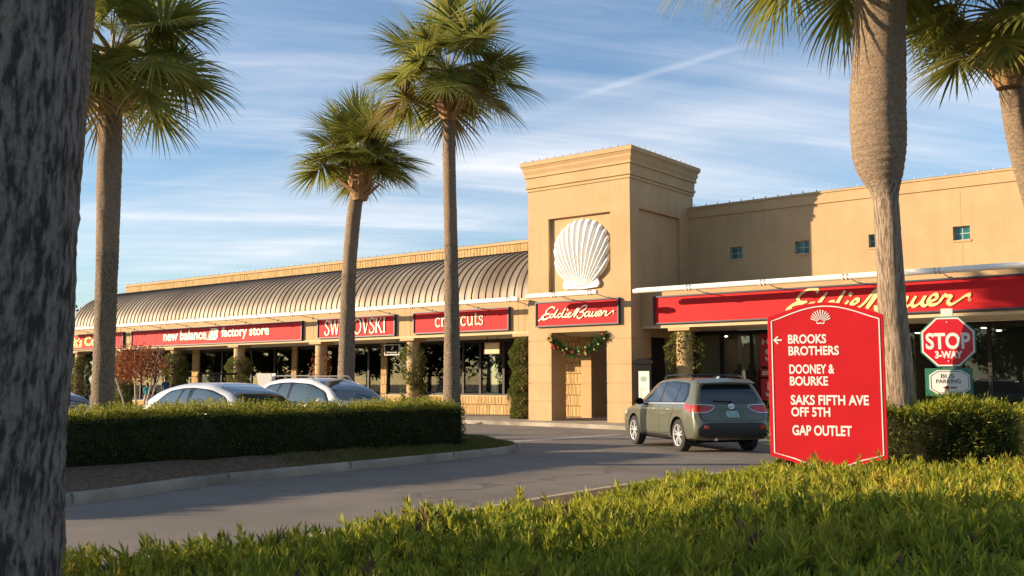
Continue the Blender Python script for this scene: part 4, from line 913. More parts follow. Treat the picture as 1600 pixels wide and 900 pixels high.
for a in ('l', 'r'):
    suv.patch('window_surround', [(X(.62), 1.12), (X(.56), 1.30), (X(.74), 1.57), (X(1.6), 1.615), (X(2.5), 1.585), (X(3.0), 1.40), (X(3.42), 1.10), (X(2.4), 1.085)], a, BLKG, .003, 1)
    for nm, P in (('quarter_window', [(X(.70), 1.14), (X(.66), 1.30), (X(.80), 1.53), (X(1.14), 1.56), (X(1.16), 1.13)]), ('rear_window', [(X(1.20), 1.13), (X(1.18), 1.56), (X(1.98), 1.58), (X(2.04), 1.12)]), ('front_window', [(X(2.10), 1.12), (X(2.06), 1.58), (X(2.46), 1.55), (X(2.90), 1.41), (X(3.30), 1.13)])):
        suv.patch(nm, P, a, CARGLASS, .007, 2)
    suv.line('belt_trim', [(X(.60), 1.105), (X(1.5), 1.095), (X(2.5), 1.08), (X(3.4), 1.075)], a, CHROME, .022, .008)
    for P in ([(X(2.08), 1.06), (X(2.06), .8), (X(2.06), .42)], [(X(3.28), 1.05), (X(3.26), .75), (X(3.18), .42)], [(X(1.22), 1.06), (X(1.24), .9), (X(1.42), .70), (X(1.46), .42)], [(X(1.5), .40), (X(2.3), .38), (X(3.2), .40)]): suv.line('door_gap', P, a, BLKG, .010, .0015)
    suv.patch('sill_cladding', [(X(1.48), .27), (X(1.50), .36), (X(3.24), .36), (X(3.26), .27)], a, TRIMBLK, .010, 1)
    suv.patch('tail_light', [(X(.20), .93), (X(.26), 1.07), (X(.62), 1.09), (X(.52), .98), (X(.30), .90)], a, mat('tail_red', (.42, .012, .015), .12, coat=.8, c2=(.55, .05, .03), nscale=9), .010, 1, .04)
    suv.patch('headlight', [(X(4.25), .80), (X(4.3), .90), (X(4.72), .80), (X(4.70), .70)], a, mat('lamp_clear', (.5, .5, .5), .1, coat=.8), .008, 1, .04)
    suv.patch('bumper_cladding', [(X(.06), .36), (X(.08), .56), (X(.30), .50), (X(.50), .33), (X(.3), .28)], a, TRIMBLK, .006, 1, .04) if a == 'r' else None
suv.patch('rear_glass', [(-.74, 1.12), (-.62, 1.52), (0, 1.58), (.62, 1.52), (.74, 1.12), (0, 1.08)], 'back', CARGLASS, .008, 2)
suv.patch('rear_bumper', [(-.84, .40), (-.86, .56), (-.70, .68), (.70, .68), (.86, .56), (.84, .40), (.6, .34), (-.6, .34)], 'back', TRIMBLK, .012, 1)
for sg in (-1, 1):
    suv.patch('tail_light', [(sg * .90, .92), (sg * .90, 1.07), (sg * .60, 1.04), (sg * .44, 1.03), (sg * .58, .93), (sg * .78, .90)], 'back', MATS['tail_red'], .012, 1, .04)
    suv.line('tail_light_trim', [(sg * .90, .90), (sg * .60, .915), (sg * .42, 1.05), (sg * .88, 1.085)], 'back', CHROME, .014, .016)
    suv.patch('reflector', [(sg * .62, .54), (sg * .62, .62), (sg * .74, .63), (sg * .74, .55)], 'back', MATS['tail_red'], .018, 2, .04)
suv.line('tailgate_gap', [(-.80, 1.10), (-.78, .95), (-.74, .76), (-.4, .725), (.4, .725), (.74, .76), (.78, .95), (.80, 1.10)], 'back', BLKG, .010, .002)
suv.patch('plate_recess', [(-.36, .76), (-.28, .96), (.28, .96), (.36, .76)], 'back', mat('olive_shadow', (.10, .115, .065), .4, metal=.4, coat=.8), .004, 1)
pl = suv.patch('licence_plate', [(-.155, .785), (-.155, .94), (.155, .94), (.155, .785)], 'back', mat('plate', (.38, .55, .52), .4, c2=(.10, .24, .25), nscale=16), .014, 0, .05)
suv.patch('tailgate_trim', [(-.42, .975), (-.40, 1.01), (.40, 1.01), (.42, .975)], 'back', mat('olive_shadow', (.10, .115, .065), .4), .01, 1)
mb = MB()
hz = suv.bvh.ray_cast(Vector((-4, 0, 1.035)), Vector((1, 0, 0)))[0]
efn = lambda u, v, d: (hz.x - d + (v) * .12, u, 1.045 + v)
for (rx, ry, cx, cy) in ((.072, .05, 0, 0), (.028, .045, 0, 0), (.055, .018, 0, .022)):
    P = [(cx + rx * math.cos(t), cy + ry * math.sin(t)) for t in np.linspace(0, 2 * math.pi, 20)]; ribbon(mb, P, .011, efn, .0, .022, 1)
mb.build('emblem', CHROME, suv.root, local=True)
mb = MB(); mb.prism([(-.66, 0), (-.68, .03), (0, .055), (.68, .03), (.66, 0)], -.16, .16, lambda u, v, d: (X(.38) + d + abs(u) * .06, u, 1.585 + v + d * .28)); mb.build('roof_spoiler', OL, suv.root, local=True, bevel=.012)
for sg in (-1, 1):
    mb = MB(); z = 1.735; mb.tube([(X(.75), sg * .63, 1.66), (X(.9), sg * .63, z), (X(1.6), sg * .645, z + .025), (X(2.2), sg * .645, z + .015), (X(2.42), sg * .64, 1.67)], .017, 8); mb.build('roof_rail', BLKG, suv.root, local=True, smooth=True)
for x in (1.05, 1.95): mb = MB(); mb.tube([(X(x), -.64, 1.755), (X(x), .64, 1.755)], .014, 8); mb.build('roof_crossbar', BLKG, suv.root, local=True, smooth=True)
mb = MB(); mb.prism([(0, 0), (.14, 0), (.03, .055), (.0, .05)], -.02, .02, lambda u, v, d: (X(.72) + u, d, 1.675 + v)); mb.build('aerial_fin', CHROME, suv.root, local=True)
wz = suv.bvh.ray_cast(Vector((-4, 0, 1.14)), Vector((1, 0, 0)))[0]
mb = MB(); mb.tube([(wz.x - .02, 0, 1.14), (wz.x - .015, .1, 1.15), (wz.x - .012, .42, 1.165)], .010, 6); mb.ball((wz.x - .02, 0, 1.14), .025); mb.build('rear_wiper', BLACK, suv.root, local=True)
mirror_part(suv, 3.12, .93, 1.12, BLACK); handles(suv, (1.45, 2.32), .95, CHROME)
mb = MB(); mb.tube([(X(.05), .42, .31), (X(.4), .42, .33)], .035, 10); mb.build('exhaust', CHROME, suv.root, local=True)
mb = MB(); mb.box(X(.5), X(4.4), -.7, .7, .22, .34); mb.tube([(X(.98), -.75, .37), (X(.98), .75, .37)], .05, 8); mb.build('underbody', BLACK, suv.root, local=True)
suv.place(-10.98, 21.30, 143)

# --- parked cars: noses to the hedge
def small_car(name, label, L, W, H, hood, paint, glass, ws0, ws1, rear0, rear1, belt, axr, axf, wr, rails=False, cat='car'):
    hw = W / 2; rw = hw * .72
    K = [(0, .48, .55, hw * .8, .62, hw * .7), (.03, .38, .66, hw * .90, .74, hw * .8), (.09, .30, .78, hw * .95, .90, hw * .82), (rear0, .27, belt - .03, hw * .975, belt + .10, hw * .84), ((rear0 + rear1) / 2, .25, belt, hw * .985, (belt + H) / 2 + .10, hw * .79), (rear1, .24, belt, hw * .995, H - .06, rw), (rear1 + .45, .23, belt, hw, H - .005, rw), ((rear1 + ws1) / 2 + .1, .23, belt - .01, hw, H, rw), (ws1 - .18, .23, belt - .02, hw, H - .015, rw), (ws1 + .14, .23, belt - .03, hw * .995, H - .11, rw * 1.01), ((ws0 + ws1) / 2 + .08, .23, belt - .04, hw * .99, (H + hood) / 2 + .05, rw * 1.06), (ws0, .23, belt - .05, hw * .985, hood + .04, hw * .82), (ws0 + .35, .24, hood - .06, hw * .97, hood - .01, hw * .80), (L - .45, .26, hood - .14, hw * .93, hood - .09, hw * .76), (L - .18, .30, hood - .25, hw * .86, hood - .19, hw * .7), (L - .04, .35, hood - .36, hw * .76, hood - .31, hw * .62), (L, .42, hood - .44, hw * .66, hood - .39, hw * .55)]
    c = Car(name, label, K, axr, axf, wr, paint); c.root['category'] = cat; x = lambda q: q - axr
    b = belt + .045; tp = H - .15; mid = (rear1 + ws1) / 2 + .1
    for a in ('l', 'r'):
        q0 = rear1 + .12
        c.patch('window_surround', [(x(rear0 + .36), b - .01), (x(rear1 + .0), tp - .03), (x(q0 + .4), tp + .03), (x(mid), tp + .04), (x(ws1 - .08), tp + .0), (x((ws0 + ws1) / 2), (tp + b) / 2 + .04), (x(ws0 - .22), b - .03)], a, BLKG, .003, 1)
        for nm, P in (('quarter_window', [(x(rear0 + .42), b + .02), (x(rear1 + .05), tp - .06), (x(q0 + .38), tp - .005), (x(q0 + .26), b)]), ('rear_window', [(x(q0 + .30), b), (x(q0 + .46), tp), (x(mid - .05), tp + .01), (x(mid - .05), b - .01)]), ('front_window', [(x(mid + .05), b - .01), (x(mid + .05), tp + .01), (x(ws1 - .12), tp - .03), (x((ws0 + ws1) / 2 - .05), (tp + b) / 2 + .02), (x(ws0 - .30), b - .01)])):
            c.patch(nm, P, a, glass, .006, 1)
        c.line('door_gap', [(x(mid), b - .02), (x(mid), .7), (x(mid - .01), .36)], a, BLKG, .012); c.line('window_trim', [(x(rear0 + .40), b - .02), (x(mid), b - .03), (x(ws0 - .25), b - .035)], a, BLKG, .016, .006)
        c.patch('headlight', [(x(L - .62), hood - .22), (x(L - .58), hood - .11), (x(L - .16), hood - .22), (x(L - .18), hood - .33)], a, MATS['lamp_clear'], .008, 1, .05)
    c.patch('windscreen', [(-hw * .74, hood + .09), (-rw * .84, H - .085), (0, H - .06), (rw * .84, H - .085), (hw * .74, hood + .09), (0, hood + .06)], 'front', glass, .008, 2)
    c.patch('rear_glass', [(-hw * .70, belt + .12), (-rw * .80, H - .12), (0, H - .09), (rw * .80, H - .12), (hw * .70, belt + .12)], 'back', glass, .008, 2)
    c.patch('grille', [(-.45, hood - .34), (-.42, hood - .24), (.42, hood - .24), (.45, hood - .34)], 'front', BLKG, .008, 1)
    for sg in (-1, 1): c.patch('tail_light', [(sg * hw * .88, .78), (sg * hw * .86, 1.0), (sg * hw * .66, 1.0), (sg * hw * .66, .8)], 'back', MATS['tail_red'], .01, 1, .05)
    mirror_part(c, ws0 - .40, hw * .95, belt + .08, paint); handles(c, (mid - .75, mid + .22), belt - .12, CHROME)
    mb = MB(); mb.tube([(x(ws0 + .05), .5, hood + .10), (x(ws0 - .18), -.05, hood + .22)], .010, 6); mb.build('wiper', BLACK, c.root, local=True)
    if rails:
        for sg in (-1, 1):
            mb = MB(); z = H + .045; mb.tube([(x(rear1 + .0), sg * rw * .9, H - .07), (x(rear1 + .12), sg * rw * .9, z), (x(ws1 - .22), sg * rw * .9, z), (x(ws1 - .08), sg * rw * .9, H - .06)], .014, 8); mb.build('roof_rail', mat('rail_grey', (.12, .12, .12), .4), c.root, local=True, smooth=True)
    mb = MB(); mb.box(x(.5), x(L - .5), -.6, .6, .20, .32); mb.build('underbody', BLACK, c.root, local=True)
    return c
sv = small_car('hatchback_car', 'silver hatchback parked nose to the hedge, nearer of two pale cars', 4.35, 1.80, 1.58, 1.02, carpaint('silver_paint', (.55, .56, .58), .25, .36), CARGLASS2, 3.62, 2.60, .14, 1.05, 1.0, .80, 3.45, .32)
sv.place(-19.62, 13.0, 0)
wsuv = small_car('sport_utility_vehicle', 'white SUV with roof rails parked nose to the hedge beside a silver hatchback', 4.58, 1.86, 1.70, 1.08, carpaint('white_car_paint', (.72, .72, .71), .05, .3), CARGLASS2, 3.50, 2.50, .14, .80, 1.06, .92, 3.54, .35, rails=True)
wsuv.place(-20.2, 16.35, 0)
dk = small_car('sedan_car', 'dark blue car partly hidden by the foreground trunk at the far left', 4.6, 1.78, 1.42, .98, carpaint('navy_paint', (.012, .016, .035), .3), CARGLASS2, 3.35, 2.55, .5, 1.2, .95, .95, 3.6, .31)
dk.place(-26.1, 12.2, 0)
# --- dark-roofed cart near the shops
gc_ = empty('utility_cart', (-40.2, 28.0, 0), 'small cart with flat dark roof parked by the arcade beyond the silver car', 'cart', rz=R(-60))
mb = MB(); mb.prism([(-1.05, .35), (-1.05, .80), (-.45, .86), (-.40, .55), (.35, .50), (.45, 1.0), (.75, 1.05), (1.15, .80), (1.2, .35)], -.55, .55, lambda u, v, d: (u, d, v)); mb.build('body', mat('cart_red', (.42, .02, .025), .35, coat=.6), gc_, local=True, bevel=.03)
mb = MB(); mb.box(-.95, .75, -.62, .62, 1.98, 2.06); mb.build('roof', BLACK, gc_, local=True, bevel=.03)
for sx, sy in ((-.85, -.52), (-.85, .52), (.62, -.52), (.62, .52)): mb = MB(); mb.tube([(sx, sy, .8), (sx * .95, sy, 1.99)], .02, 6); mb.build('post', BLACK, gc_, local=True)
mb = MB(); mb.obox((.66, 0, 1.5), (.03, 0, .42), (0, .5, 0), (.006, 0, 0)); mb.build('windscreen', GLASS, gc_, local=True)
mb = MB(); mb.box(-.42, .05, -.5, .5, .80, .93); mb.box(-.5, -.40, -.5, .5, .93, 1.35); mb.build('seat', WHITE, gc_, local=True, bevel=.03)
for sx in (-.75, .78):
    for sy in (-.5, .5): mb = MB(); mb.lathe([(.12, -.09), (.22, -.09), (.23, 0), (.22, .09), (.12, .09)], (sx, sy, .23), 18, 'y'); mb.build('wheel', RUBBER, gc_, local=True, smooth=True)

# ------------------------------------------------------------------ camera-free placement numbers (metres)
FW = np.array([-.6222, .7769, .0958]); RT = np.array([.7804, .6252, 0]); UPV = np.cross(RT, FW)
def at(x, y, D): return np.array([0, 0, 1.55]) + (FW + RT * (x - 800) / 1556. - UPV * (y - 450) / 1556.) * D

# ------------------------------------------------------------------ red directory sign
sx, sy = -4.66, 11.97; U = Vector((math.cos(R(15.5)), math.sin(R(15.5)), 0)); NRM = Vector((U.y, -U.x, 0))
r = empty('directory_sign', (sx, sy, .16), 'tall red directory sign with arched top and white store names', 'sign')
SF = lambda u, v, d: tuple(Vector((sx, sy, 0)) + U * u + Vector((0, 0, v)) + NRM * d)
def arch(w, zs, zt, zb, zl, n=15):
    """outline: flat shoulders into an arched top, and the same upside down"""
    top = [(w * u, zs + (zt - zs) * math.cos(math.pi / 2 * u) ** 1.15) for u in np.linspace(1, -1, n)]
    bot = [(-w, zl), (-w * .62, zl - (zl - zb) * .42), (-w * .25, zb), (w * .25, zb), (w * .62, zl - (zl - zb) * .42), (w, zl)]
    return top + bot
out = arch(.685, 2.385, 2.555, .50, .66)
mb = MB(); mb.prism(out, -.075, .0, SF); panel = mb.build('panel', mat('directory_red', (.52, .008, .014), .55, c2=(.46, .007, .012), nscale=2, spec=.25), r, bevel=.004)
mb = MB(); inn_ = arch(.635, 2.335, 2.505, .545, .70)
ribbon(mb, inn_ + [inn_[0]], .013, SF, .001, .005, 1); mb.build('border', LETW, r)
def zpx(y): return 1.55 - (y - 600) / 127.6
def upx(x): return (x - 1289.5) / 128. * 1.005
mb = MB()
for s_, xa, xb, ya, yb in (('BROOKS', 1234.5, 1292.5, 522, 536.6), ('BROTHERS', 1234.7, 1311, 540.6, 555.2), ('DOONEY &', 1235.3, 1303.4, 569.4, 584.2), ('BOURKE', 1235.7, 1293.4, 588.2, 602.8), ('SAKS FIFTH AVE', 1236.3, 1352.6, 617.4, 633), ('OFF 5TH', 1236.6, 1295.4, 636.4, 651.3), ('GAP OUTLET', 1237.4, 1326.4, 664.5, 680.6)):
    text_into(mb, s_, SF, upx(xa - .8), zpx(yb), (xb - xa) / 127.4, (yb - ya) / 127.6, .0006, .0016, .026)
mb.build('lettering', LETW, r)
mb = MB(); ay = zpx(530.5); ax0, ax1 = upx(1212), upx(1224)
ribbon(mb, [(ax1, ay), (ax0 + .01, ay)], .018, SF, .001, .005, 1); ribbon(mb, [(ax0 + .048, ay + .045), (ax0, ay), (ax0 + .048, ay - .045)], .019, SF, .0015, .0055, 1); mb.build('arrow', LETW, r)
mb = MB(); cx_, cz_ = upx(1284), zpx(505)
for i in range(11):
    a = R(-66 + 13.2 * i); L1 = .155 * (.62 + .38 * math.cos(a * .9)); w1 = .0085
    d = (math.sin(a), math.cos(a)); n_ = (d[1], -d[0])
    ribbon(mb, [(cx_ + d[0] * .035, cz_ + d[1] * .035 + .01), (cx_ + d[0] * L1, cz_ + d[1] * L1 + .01)], [.004, .0145], SF, .001, .004, 1)
ribbon(mb, [(cx_ - .045, cz_ + .02), (cx_ - .035, cz_ - .005), (cx_, cz_ + .005), (cx_ + .035, cz_ - .005), (cx_ + .045, cz_ + .02)], .012, SF, .0012, .0042, 2); mb.build('shell_mark', LETW, r)
for u in (-.45, .45): mb = MB(); mb.prism([(u - .05, .14), (u + .05, .14), (u + .05, .75), (u - .05, .75)], -.06, -.015, SF); mb.build('post', BLACK, r)

# ------------------------------------------------------------------ stop sign
c = at(1481, 534, 15.3); U2 = Vector((math.cos(R(14)), math.sin(R(14)), 0)); N2 = Vector((U2.y, -U2.x, 0))
r = empty('stop_sign', (c[0] - N2.x * .1, c[1] - N2.y * .1, .16), 'octagonal stop sign over bus parking plate on square post behind hedge', 'sign')
P2 = lambda u, v, d: tuple(Vector(c) + U2 * u + Vector((0, 0, v)) + N2 * d)
GREEN = mat('green_backing', (.03, .16, .10), .5)
octo = lambda q: [(q * math.cos(R(22.5 + 45 * i)) / math.cos(R(22.5)), q * math.sin(R(22.5 + 45 * i)) / math.cos(R(22.5))) for i in range(8)]
mb = MB(); mb.prism(octo(.392), -.03, -.012, P2); mb.build('green_backing', GREEN, r)
mb = MB(); mb.prism(octo(.372), -.011, .0, P2); mb.build('white_border', LETW, r)
mb = MB(); mb.prism(octo(.350), .0005, .003, P2); mb.build('red_face', mat('stop_red', (.58, .008, .02), .35, c2=(.52, .007, .018), nscale=4), r)
mb = MB(); text_into(mb, 'STOP', P2, -.315, -.115, .63, .255, .0034, .0046, .03); text_into(mb, '3-WAY', P2, -.19, -.255, .39, .115, .0034, .0046, .045); mb.build('lettering', LETW, r)
pz0, pz1 = -.80, -.435
mb = MB(); mb.box(0, 0, 0, 0, 0, 0) if False else None
mb.prism([(-.345, pz0 - .03), (.325, pz0 - .03), (.325, pz1 + .03), (-.345, pz1 + .03)], -.03, -.012, P2); mb.build('green_backing', GREEN, r)
mb = MB(); mb.prism(chaikin([(-.285, pz0), (.285, pz0), (.285, pz1), (-.285, pz1)], 1), -.011, .0, P2); mb.build('plate', mat('plate_white', (.78, .76, .72), .45), r)
mb = MB(); q = .262; e = .02
ring = chaikin([(-q, pz0 + e), (q, pz0 + e), (q, pz1 - e), (-q, pz1 - e)], 1); ribbon(mb, ring + [ring[0]], .009, P2, .0005, .003, 1)
text_into(mb, 'BUS', P2, -.12, -.555, .19, .062, .0005, .003, .01); text_into(mb, 'PARKING', P2, -.19, -.635, .35, .062, .0005, .003, .01); mb.build('plate_lettering', mat('dark_letter', (.06, .045, .05), .5), r)
mb = MB(); ribbon(mb, [(.10, -.70), (-.03, -.70)], .022, P2, .0005, .003, 1); mb.add([P2(-.10, -.70, .003), P2(-.02, -.665, .003), P2(-.02, -.735, .003)], [(0, 1, 2)]); mb.build('plate_arrow', mat('maroon_letter', (.28, .02, .04), .5), r)
mb = MB(); mb.prism([(-.085, -1.9), (.085, -1.9), (.085, .515), (-.085, .515)], -.21, -.035, P2); mb.build('post', WHITE, r, bevel=.008)
mb = MB(); mb.ball(P2(0, .30, .006), .012); mb.build('bolt', CHROME, r); mb = MB(); mb.ball(P2(0, -.30, .006), .012); mb.build('bolt', CHROME, r)

# ------------------------------------------------------------------ palms
def barkmat(name, c, c2, stretch, b, scale=6, dist=.03, con=.15): return mat(name, c, .9, c2=c2, nscale=scale, stretch=stretch, bump=b, bscale=scale * 2, spec=.15, detail=9, bdist=dist, con=con)
BARK_RING = barkmat('ringed_palm_bark', (.38, .285, .20), (.225, .165, .115), (7, 7, 15), 1.0, 2.2, .045)
BARK_ROUGH = barkmat('rough_palm_bark', (.34, .26, .185), (.13, .10, .072), (19, 19, 8), 1.0, 2.4, .04, .12)
BARK_FIB = barkmat('fibrous_palm_bark', (.42, .345, .29), (.095, .08, .07), (13, 13, 3.2), 1.0, 2.6, .07, .085)
BARK_WOOD = barkmat('weathered_palm_wood', (.48, .37, .27), (.21, .155, .11), (11, 11, 1.1), 1.0, 2.8, .06, .10)
BOOT = mat('leaf_base', (.44, .26, .12), .85, c2=(.24, .13, .06), nscale=5, bump=.4, bscale=20)
STALK = mat('leaf_stalk', (.16, .17, .05), .6, c2=(.24, .17, .06), nscale=3)
def trunk_mesh(path, rad, name, mats, parent, rough=.03, sides=26, split=None, ring=0.):
    """path: points; rad: radii; split: height where the bark changes"""
    P = np.array(smooth_pts(path, 10)); rr = np.array(smooth_pts([(a,) for a in rad], 10))[:, 0]
    # resample finely along the stem
    n = max(40, int(np.linalg.norm(np.diff(P, axis=0), axis=1).sum() / .05)); t = np.linspace(0, len(P) - 1, n); i0 = np.clip(t.astype(int), 0, len(P) - 2); f = (t - i0)[:, None]
    C = P[i0] * (1 - f) + P[i0 + 1] * f; Rr = rr[i0] * (1 - f[:, 0]) + rr[i0 + 1] * f[:, 0]
    a = np.linspace(0, 2 * np.pi, sides, endpoint=False); z = C[:, 2:3]
    ph = rng.uniform(0, 6, 6)
    dev = 1 + rough * (np.sin(3 * a + 1.3 * z + ph[0]) * .5 + np.sin(7 * a - 2.1 * z + ph[1]) * .35 + np.sin(5 * a + 6.3 * z + ph[2]) * .4 + rng.normal(size=(n, sides)) * .45) + ring * np.sin(z * 2 * np.pi / .11 + np.sin(2 * a + ph[3]) * .8)
    X_ = C[:, 0:1] + np.cos(a) * Rr[:, None] * dev; Y_ = C[:, 1:2] + np.sin(a) * Rr[:, None] * dev; Z_ = np.repeat(z, sides, 1)
    V = np.stack([X_, Y_, Z_], -1).reshape(-1, 3); i, k = np.meshgrid(np.arange(n - 1), np.arange(sides), indexing='ij'); k2 = (k + 1) % sides
    Q = np.stack([i * sides + k, i * sides + k2, (i + 1) * sides + k2, (i + 1) * sides + k], -1).reshape(-1, 4)
    mi = None
    if split is not None: mi = (C[Q[:, 0] // sides, 2] > split).astype(int)
    return fast(name, V, Q, mats, mi, parent=parent, smooth=True)
def palm(label, path, rad, bark, crown, nf=30, Lp=(.9, 1.2), Lb=(1.0, 1.25), elev=(85, -50), split=None, seed=1, boots=24, boot_r=.34, rough=.03, ring=0., yellow=3, skip=None, nl=54, droop=.36, group='palm trees'):
    global rng
    keep = rng; rng = np.random.default_rng(seed)
    root = empty('palm_tree', tuple(path[0]), label, 'palm tree', group)
    trunk_mesh(path, rad, 'trunk', bark, root, rough=rough, split=split, ring=ring)
    c = np.array(crown, float); parts = []; stalk = MB(); ga = math.pi * (3 - 5 ** .5)
    for i in range(nf):
        f = (i + .5) / nf; el = R(elev[0] + (elev[1] - elev[0]) * f ** .85 + rng.normal() * 7); az = i * ga + rng.normal() * .25
        if skip and skip(math.degrees(az) % 360, math.degrees(el)): continue
        d = np.array([math.cos(az) * math.cos(el), math.sin(az) * math.cos(el), math.sin(el)]); lp = rng.uniform(*Lp) * (1.0 if el > -.2 else .85); lb = rng.uniform(*Lb) * (.95 + .1 * rng.random())
        # arching stalk
        pts = []; p = c + np.array([d[0], d[1], 0]) * .10 + np.array([0, 0, .12 * math.cos(el)]); dd = d.copy(); ns = 6
        for k in range(ns + 1):
            pts.append(p.copy()); dd = unit(dd + np.array([0, 0, -.075 * (1 + .5 * math.cos(el))])); p = p + dd * lp / ns
        stalk.tube(pts, [.024 - .012 * k / ns for k in range(ns + 1)], 5)
        h = pts[-1]; side = unit(np.cross(dd, [0, 0, 1.])) if abs(dd[2]) < .97 else np.array([math.sin(az), -math.cos(az), 0.]); nor = np.cross(side, dd)
        roll = rng.normal() * .35; side, nor = side * math.cos(roll) + nor * math.sin(roll), nor * math.cos(roll) - side * math.sin(roll)
        ang = np.linspace(-R(150), R(150), nl) + rng.normal(size=nl) * .03; ca, sa = np.cos(ang), np.sin(ang)
        ll = lb * (.70 + .30 * np.cos(ang * .55)) * rng.uniform(.9, 1.08, nl)
        # costa: the mid leaflets start further along the curved rib
        start = h + dd * (.30 * lb * np.clip(ca, 0, 1) ** 1.5)[:, None]
        D0 = unit(ca[:, None] * dd + sa[:, None] * side + nor * (.22 - .25 * np.abs(sa))[:, None])
        W = .027 * rng.uniform(.85, 1.15, nl); prev = start; dirv = D0.copy(); seg = 5; rows = []
        wprof = [.55, 1.0, .95, .62, .34, .04]
        wv = unit(np.cross(D0, nor + 1e-6)); g = droop * rng.uniform(.7, 1.3)
        for k in range(seg + 1):
            rows.append((prev.copy(), wv * (W * wprof[k])[:, None]))
            t = (k + 1) / seg; dirv = unit(dirv + np.array([0, 0, -1.]) * (g * t ** 2.2 * .55)); prev = prev + dirv * (ll / seg)[:, None]
        V = np.stack([np.stack([q - w, q + w], 1) for q, w in rows], 1)      # nl, seg+1, 2, 3
        V = V.reshape(-1, 3); b = (np.arange(nl) * (seg + 1) * 2)[:, None] + (np.arange(seg) * 2)[None]; Q = np.stack([b, b + 1, b + 3, b + 2], -1).reshape(-1, 4)
        parts.append((V, Q, 1 if (f > .93 and rng.random() < .35) else 0))
    V, Q, mi = merge(parts); cr = fast('crown', V, Q, [L_PALM, L_PALMY], mi, parent=root); stalk.build('leaf_stalks', STALK, cr, smooth=True)
    # spent flower strands hanging from the crown
    ys = []
    for i in range(yellow):
        az = rng.uniform(0, 6.28); P0 = c + np.array([math.cos(az) * .25, math.sin(az) * .25, .25]); n = 240; t = rng.random(n) ** .7
        P = P0 + np.array([math.cos(az), math.sin(az), 0]) * (t * .45)[:, None] + np.array([0, 0, -1.]) * (t ** 1.6 * .95)[:, None] + rng.normal(size=(n, 3)) * .05
        Vv, Qq = leafs(P, rng.normal(size=(n, 3)) * .4 + [0, 0, -1], rng.uniform(.12, .25, n), .012); fast('flower_strand', Vv, Qq, L_PALMY, parent=cr)
    bm_ = MB()
    for i in range(boots):
        az = i * ga; z = c[2] - 1.02 + .80 * (i / boots); q = 1 - (i / boots) * .45; u = Vector((math.cos(az), math.sin(az), 0)); tv = Vector((-math.sin(az), math.cos(az), 0)); cc = Vector((c[0], c[1], z))
        tip = (u * .8 + Vector((0, 0, .75)) + tv * rng.normal() * .5).normalized(); L = rng.uniform(.28, .52) * q * boot_r / .34
        base = cc + u * boot_r * .62; t1 = base + tip * L; wd = .085 * boot_r / .34
        for s2 in (0,):
            p = [base - tv * wd - u * .03, base + tv * wd - u * .03, base + tv * wd + u * .03, base - tv * wd + u * .03, t1 - tv * wd * .45 - u * .012, t1 + tv * wd * .45 - u * .012, t1 + tv * wd * .45 + u * .015, t1 - tv * wd * .45 + u * .015]
            bm_.add(p, [(0, 3, 2, 1), (4, 5, 6, 7), (0, 1, 5, 4), (1, 2, 6, 5), (2, 3, 7, 6), (3, 0, 4, 7)])
    if boots: bm_.lathe([(boot_r * .50, -1.15), (boot_r * .68, -.95), (boot_r * .90, -.65), (boot_r * .80, -.3), (boot_r * .40, .1)], tuple(c), 14); bm_.build('leaf_bases', BOOT, root)
    rng = keep; return root
def pp(*a): return [tuple(at(x, y, D)) for x, y, D in a]
def ground_at(p, z): return (p[0], p[1], z)
# 1: left, behind the hedge
b0 = at(160, 640, 19); palm('tall palm with heavy drooping crown behind the left end of the hedge', [(b0[0], b0[1], .1)] + pp((162, 560, 19), (167, 400, 19), (171, 250, 19), (173, 140, 19)), [.24, .20, .205, .225, .20], [BARK_ROUGH, BARK_RING], at(174, 88, 19), nf=32, Lp=(.95, 1.25), Lb=(1.05, 1.3), elev=(84, -26), split=4.0, seed=11, boot_r=.42, rough=.03, ring=.012, droop=.55)
# 2: middle, shorter
b0 = at(540, 660, 28); palm('short palm with round full crown behind the white car', [(b0[0], b0[1], .0)] + pp((541, 560, 28), (545, 430, 28), (552, 340, 28), (560, 285, 28)), [.26, .23, .20, .20, .19], [BARK_ROUGH, BARK_RING], at(563, 250, 28), nf=36, Lp=(.70, 1.0), Lb=(.95, 1.15), elev=(88, -6), split=4.6, seed=22, boot_r=.40, ring=.012, droop=.26)
# 3: tallest, right of the middle
b0 = at(706, 660, 25); palm('tallest slim palm standing behind the end of the clipped hedge', [(b0[0], b0[1], .0)] + pp((706, 600, 25), (705, 420, 25), (702, 280, 25), (701, 180, 25)), [.26, .215, .175, .165, .16], [BARK_ROUGH, BARK_RING], at(700, 118, 25), nf=36, Lp=(.9, 1.25), Lb=(1.05, 1.25), elev=(86, -18), split=5.0, seed=36, boot_r=.36, ring=.012, yellow=5)
# 4: swollen trunk behind the red sign
b0 = at(1404, 700, 15); palm('palm with narrow foot and swollen upper trunk behind the red directory sign', [(b0[0], b0[1], .1)] + pp((1402, 600, 15), (1394, 480, 15), (1386, 340, 15), (1383, 305, 15), (1376, 268, 15), (1373, 228, 15), (1372, 150, 15), (1374, 40, 15), (1376, -225, 15)), [.30, .245, .205, .185, .195, .33, .395, .405, .375, .34], [BARK_WOOD, BARK_RING], at(1376, -225, 15), nf=40, Lp=(1.9, 2.5), Lb=(1.25, 1.5), elev=(75, -34), split=4.55, seed=45, boots=0, rough=.02, ring=.010, droop=.8)
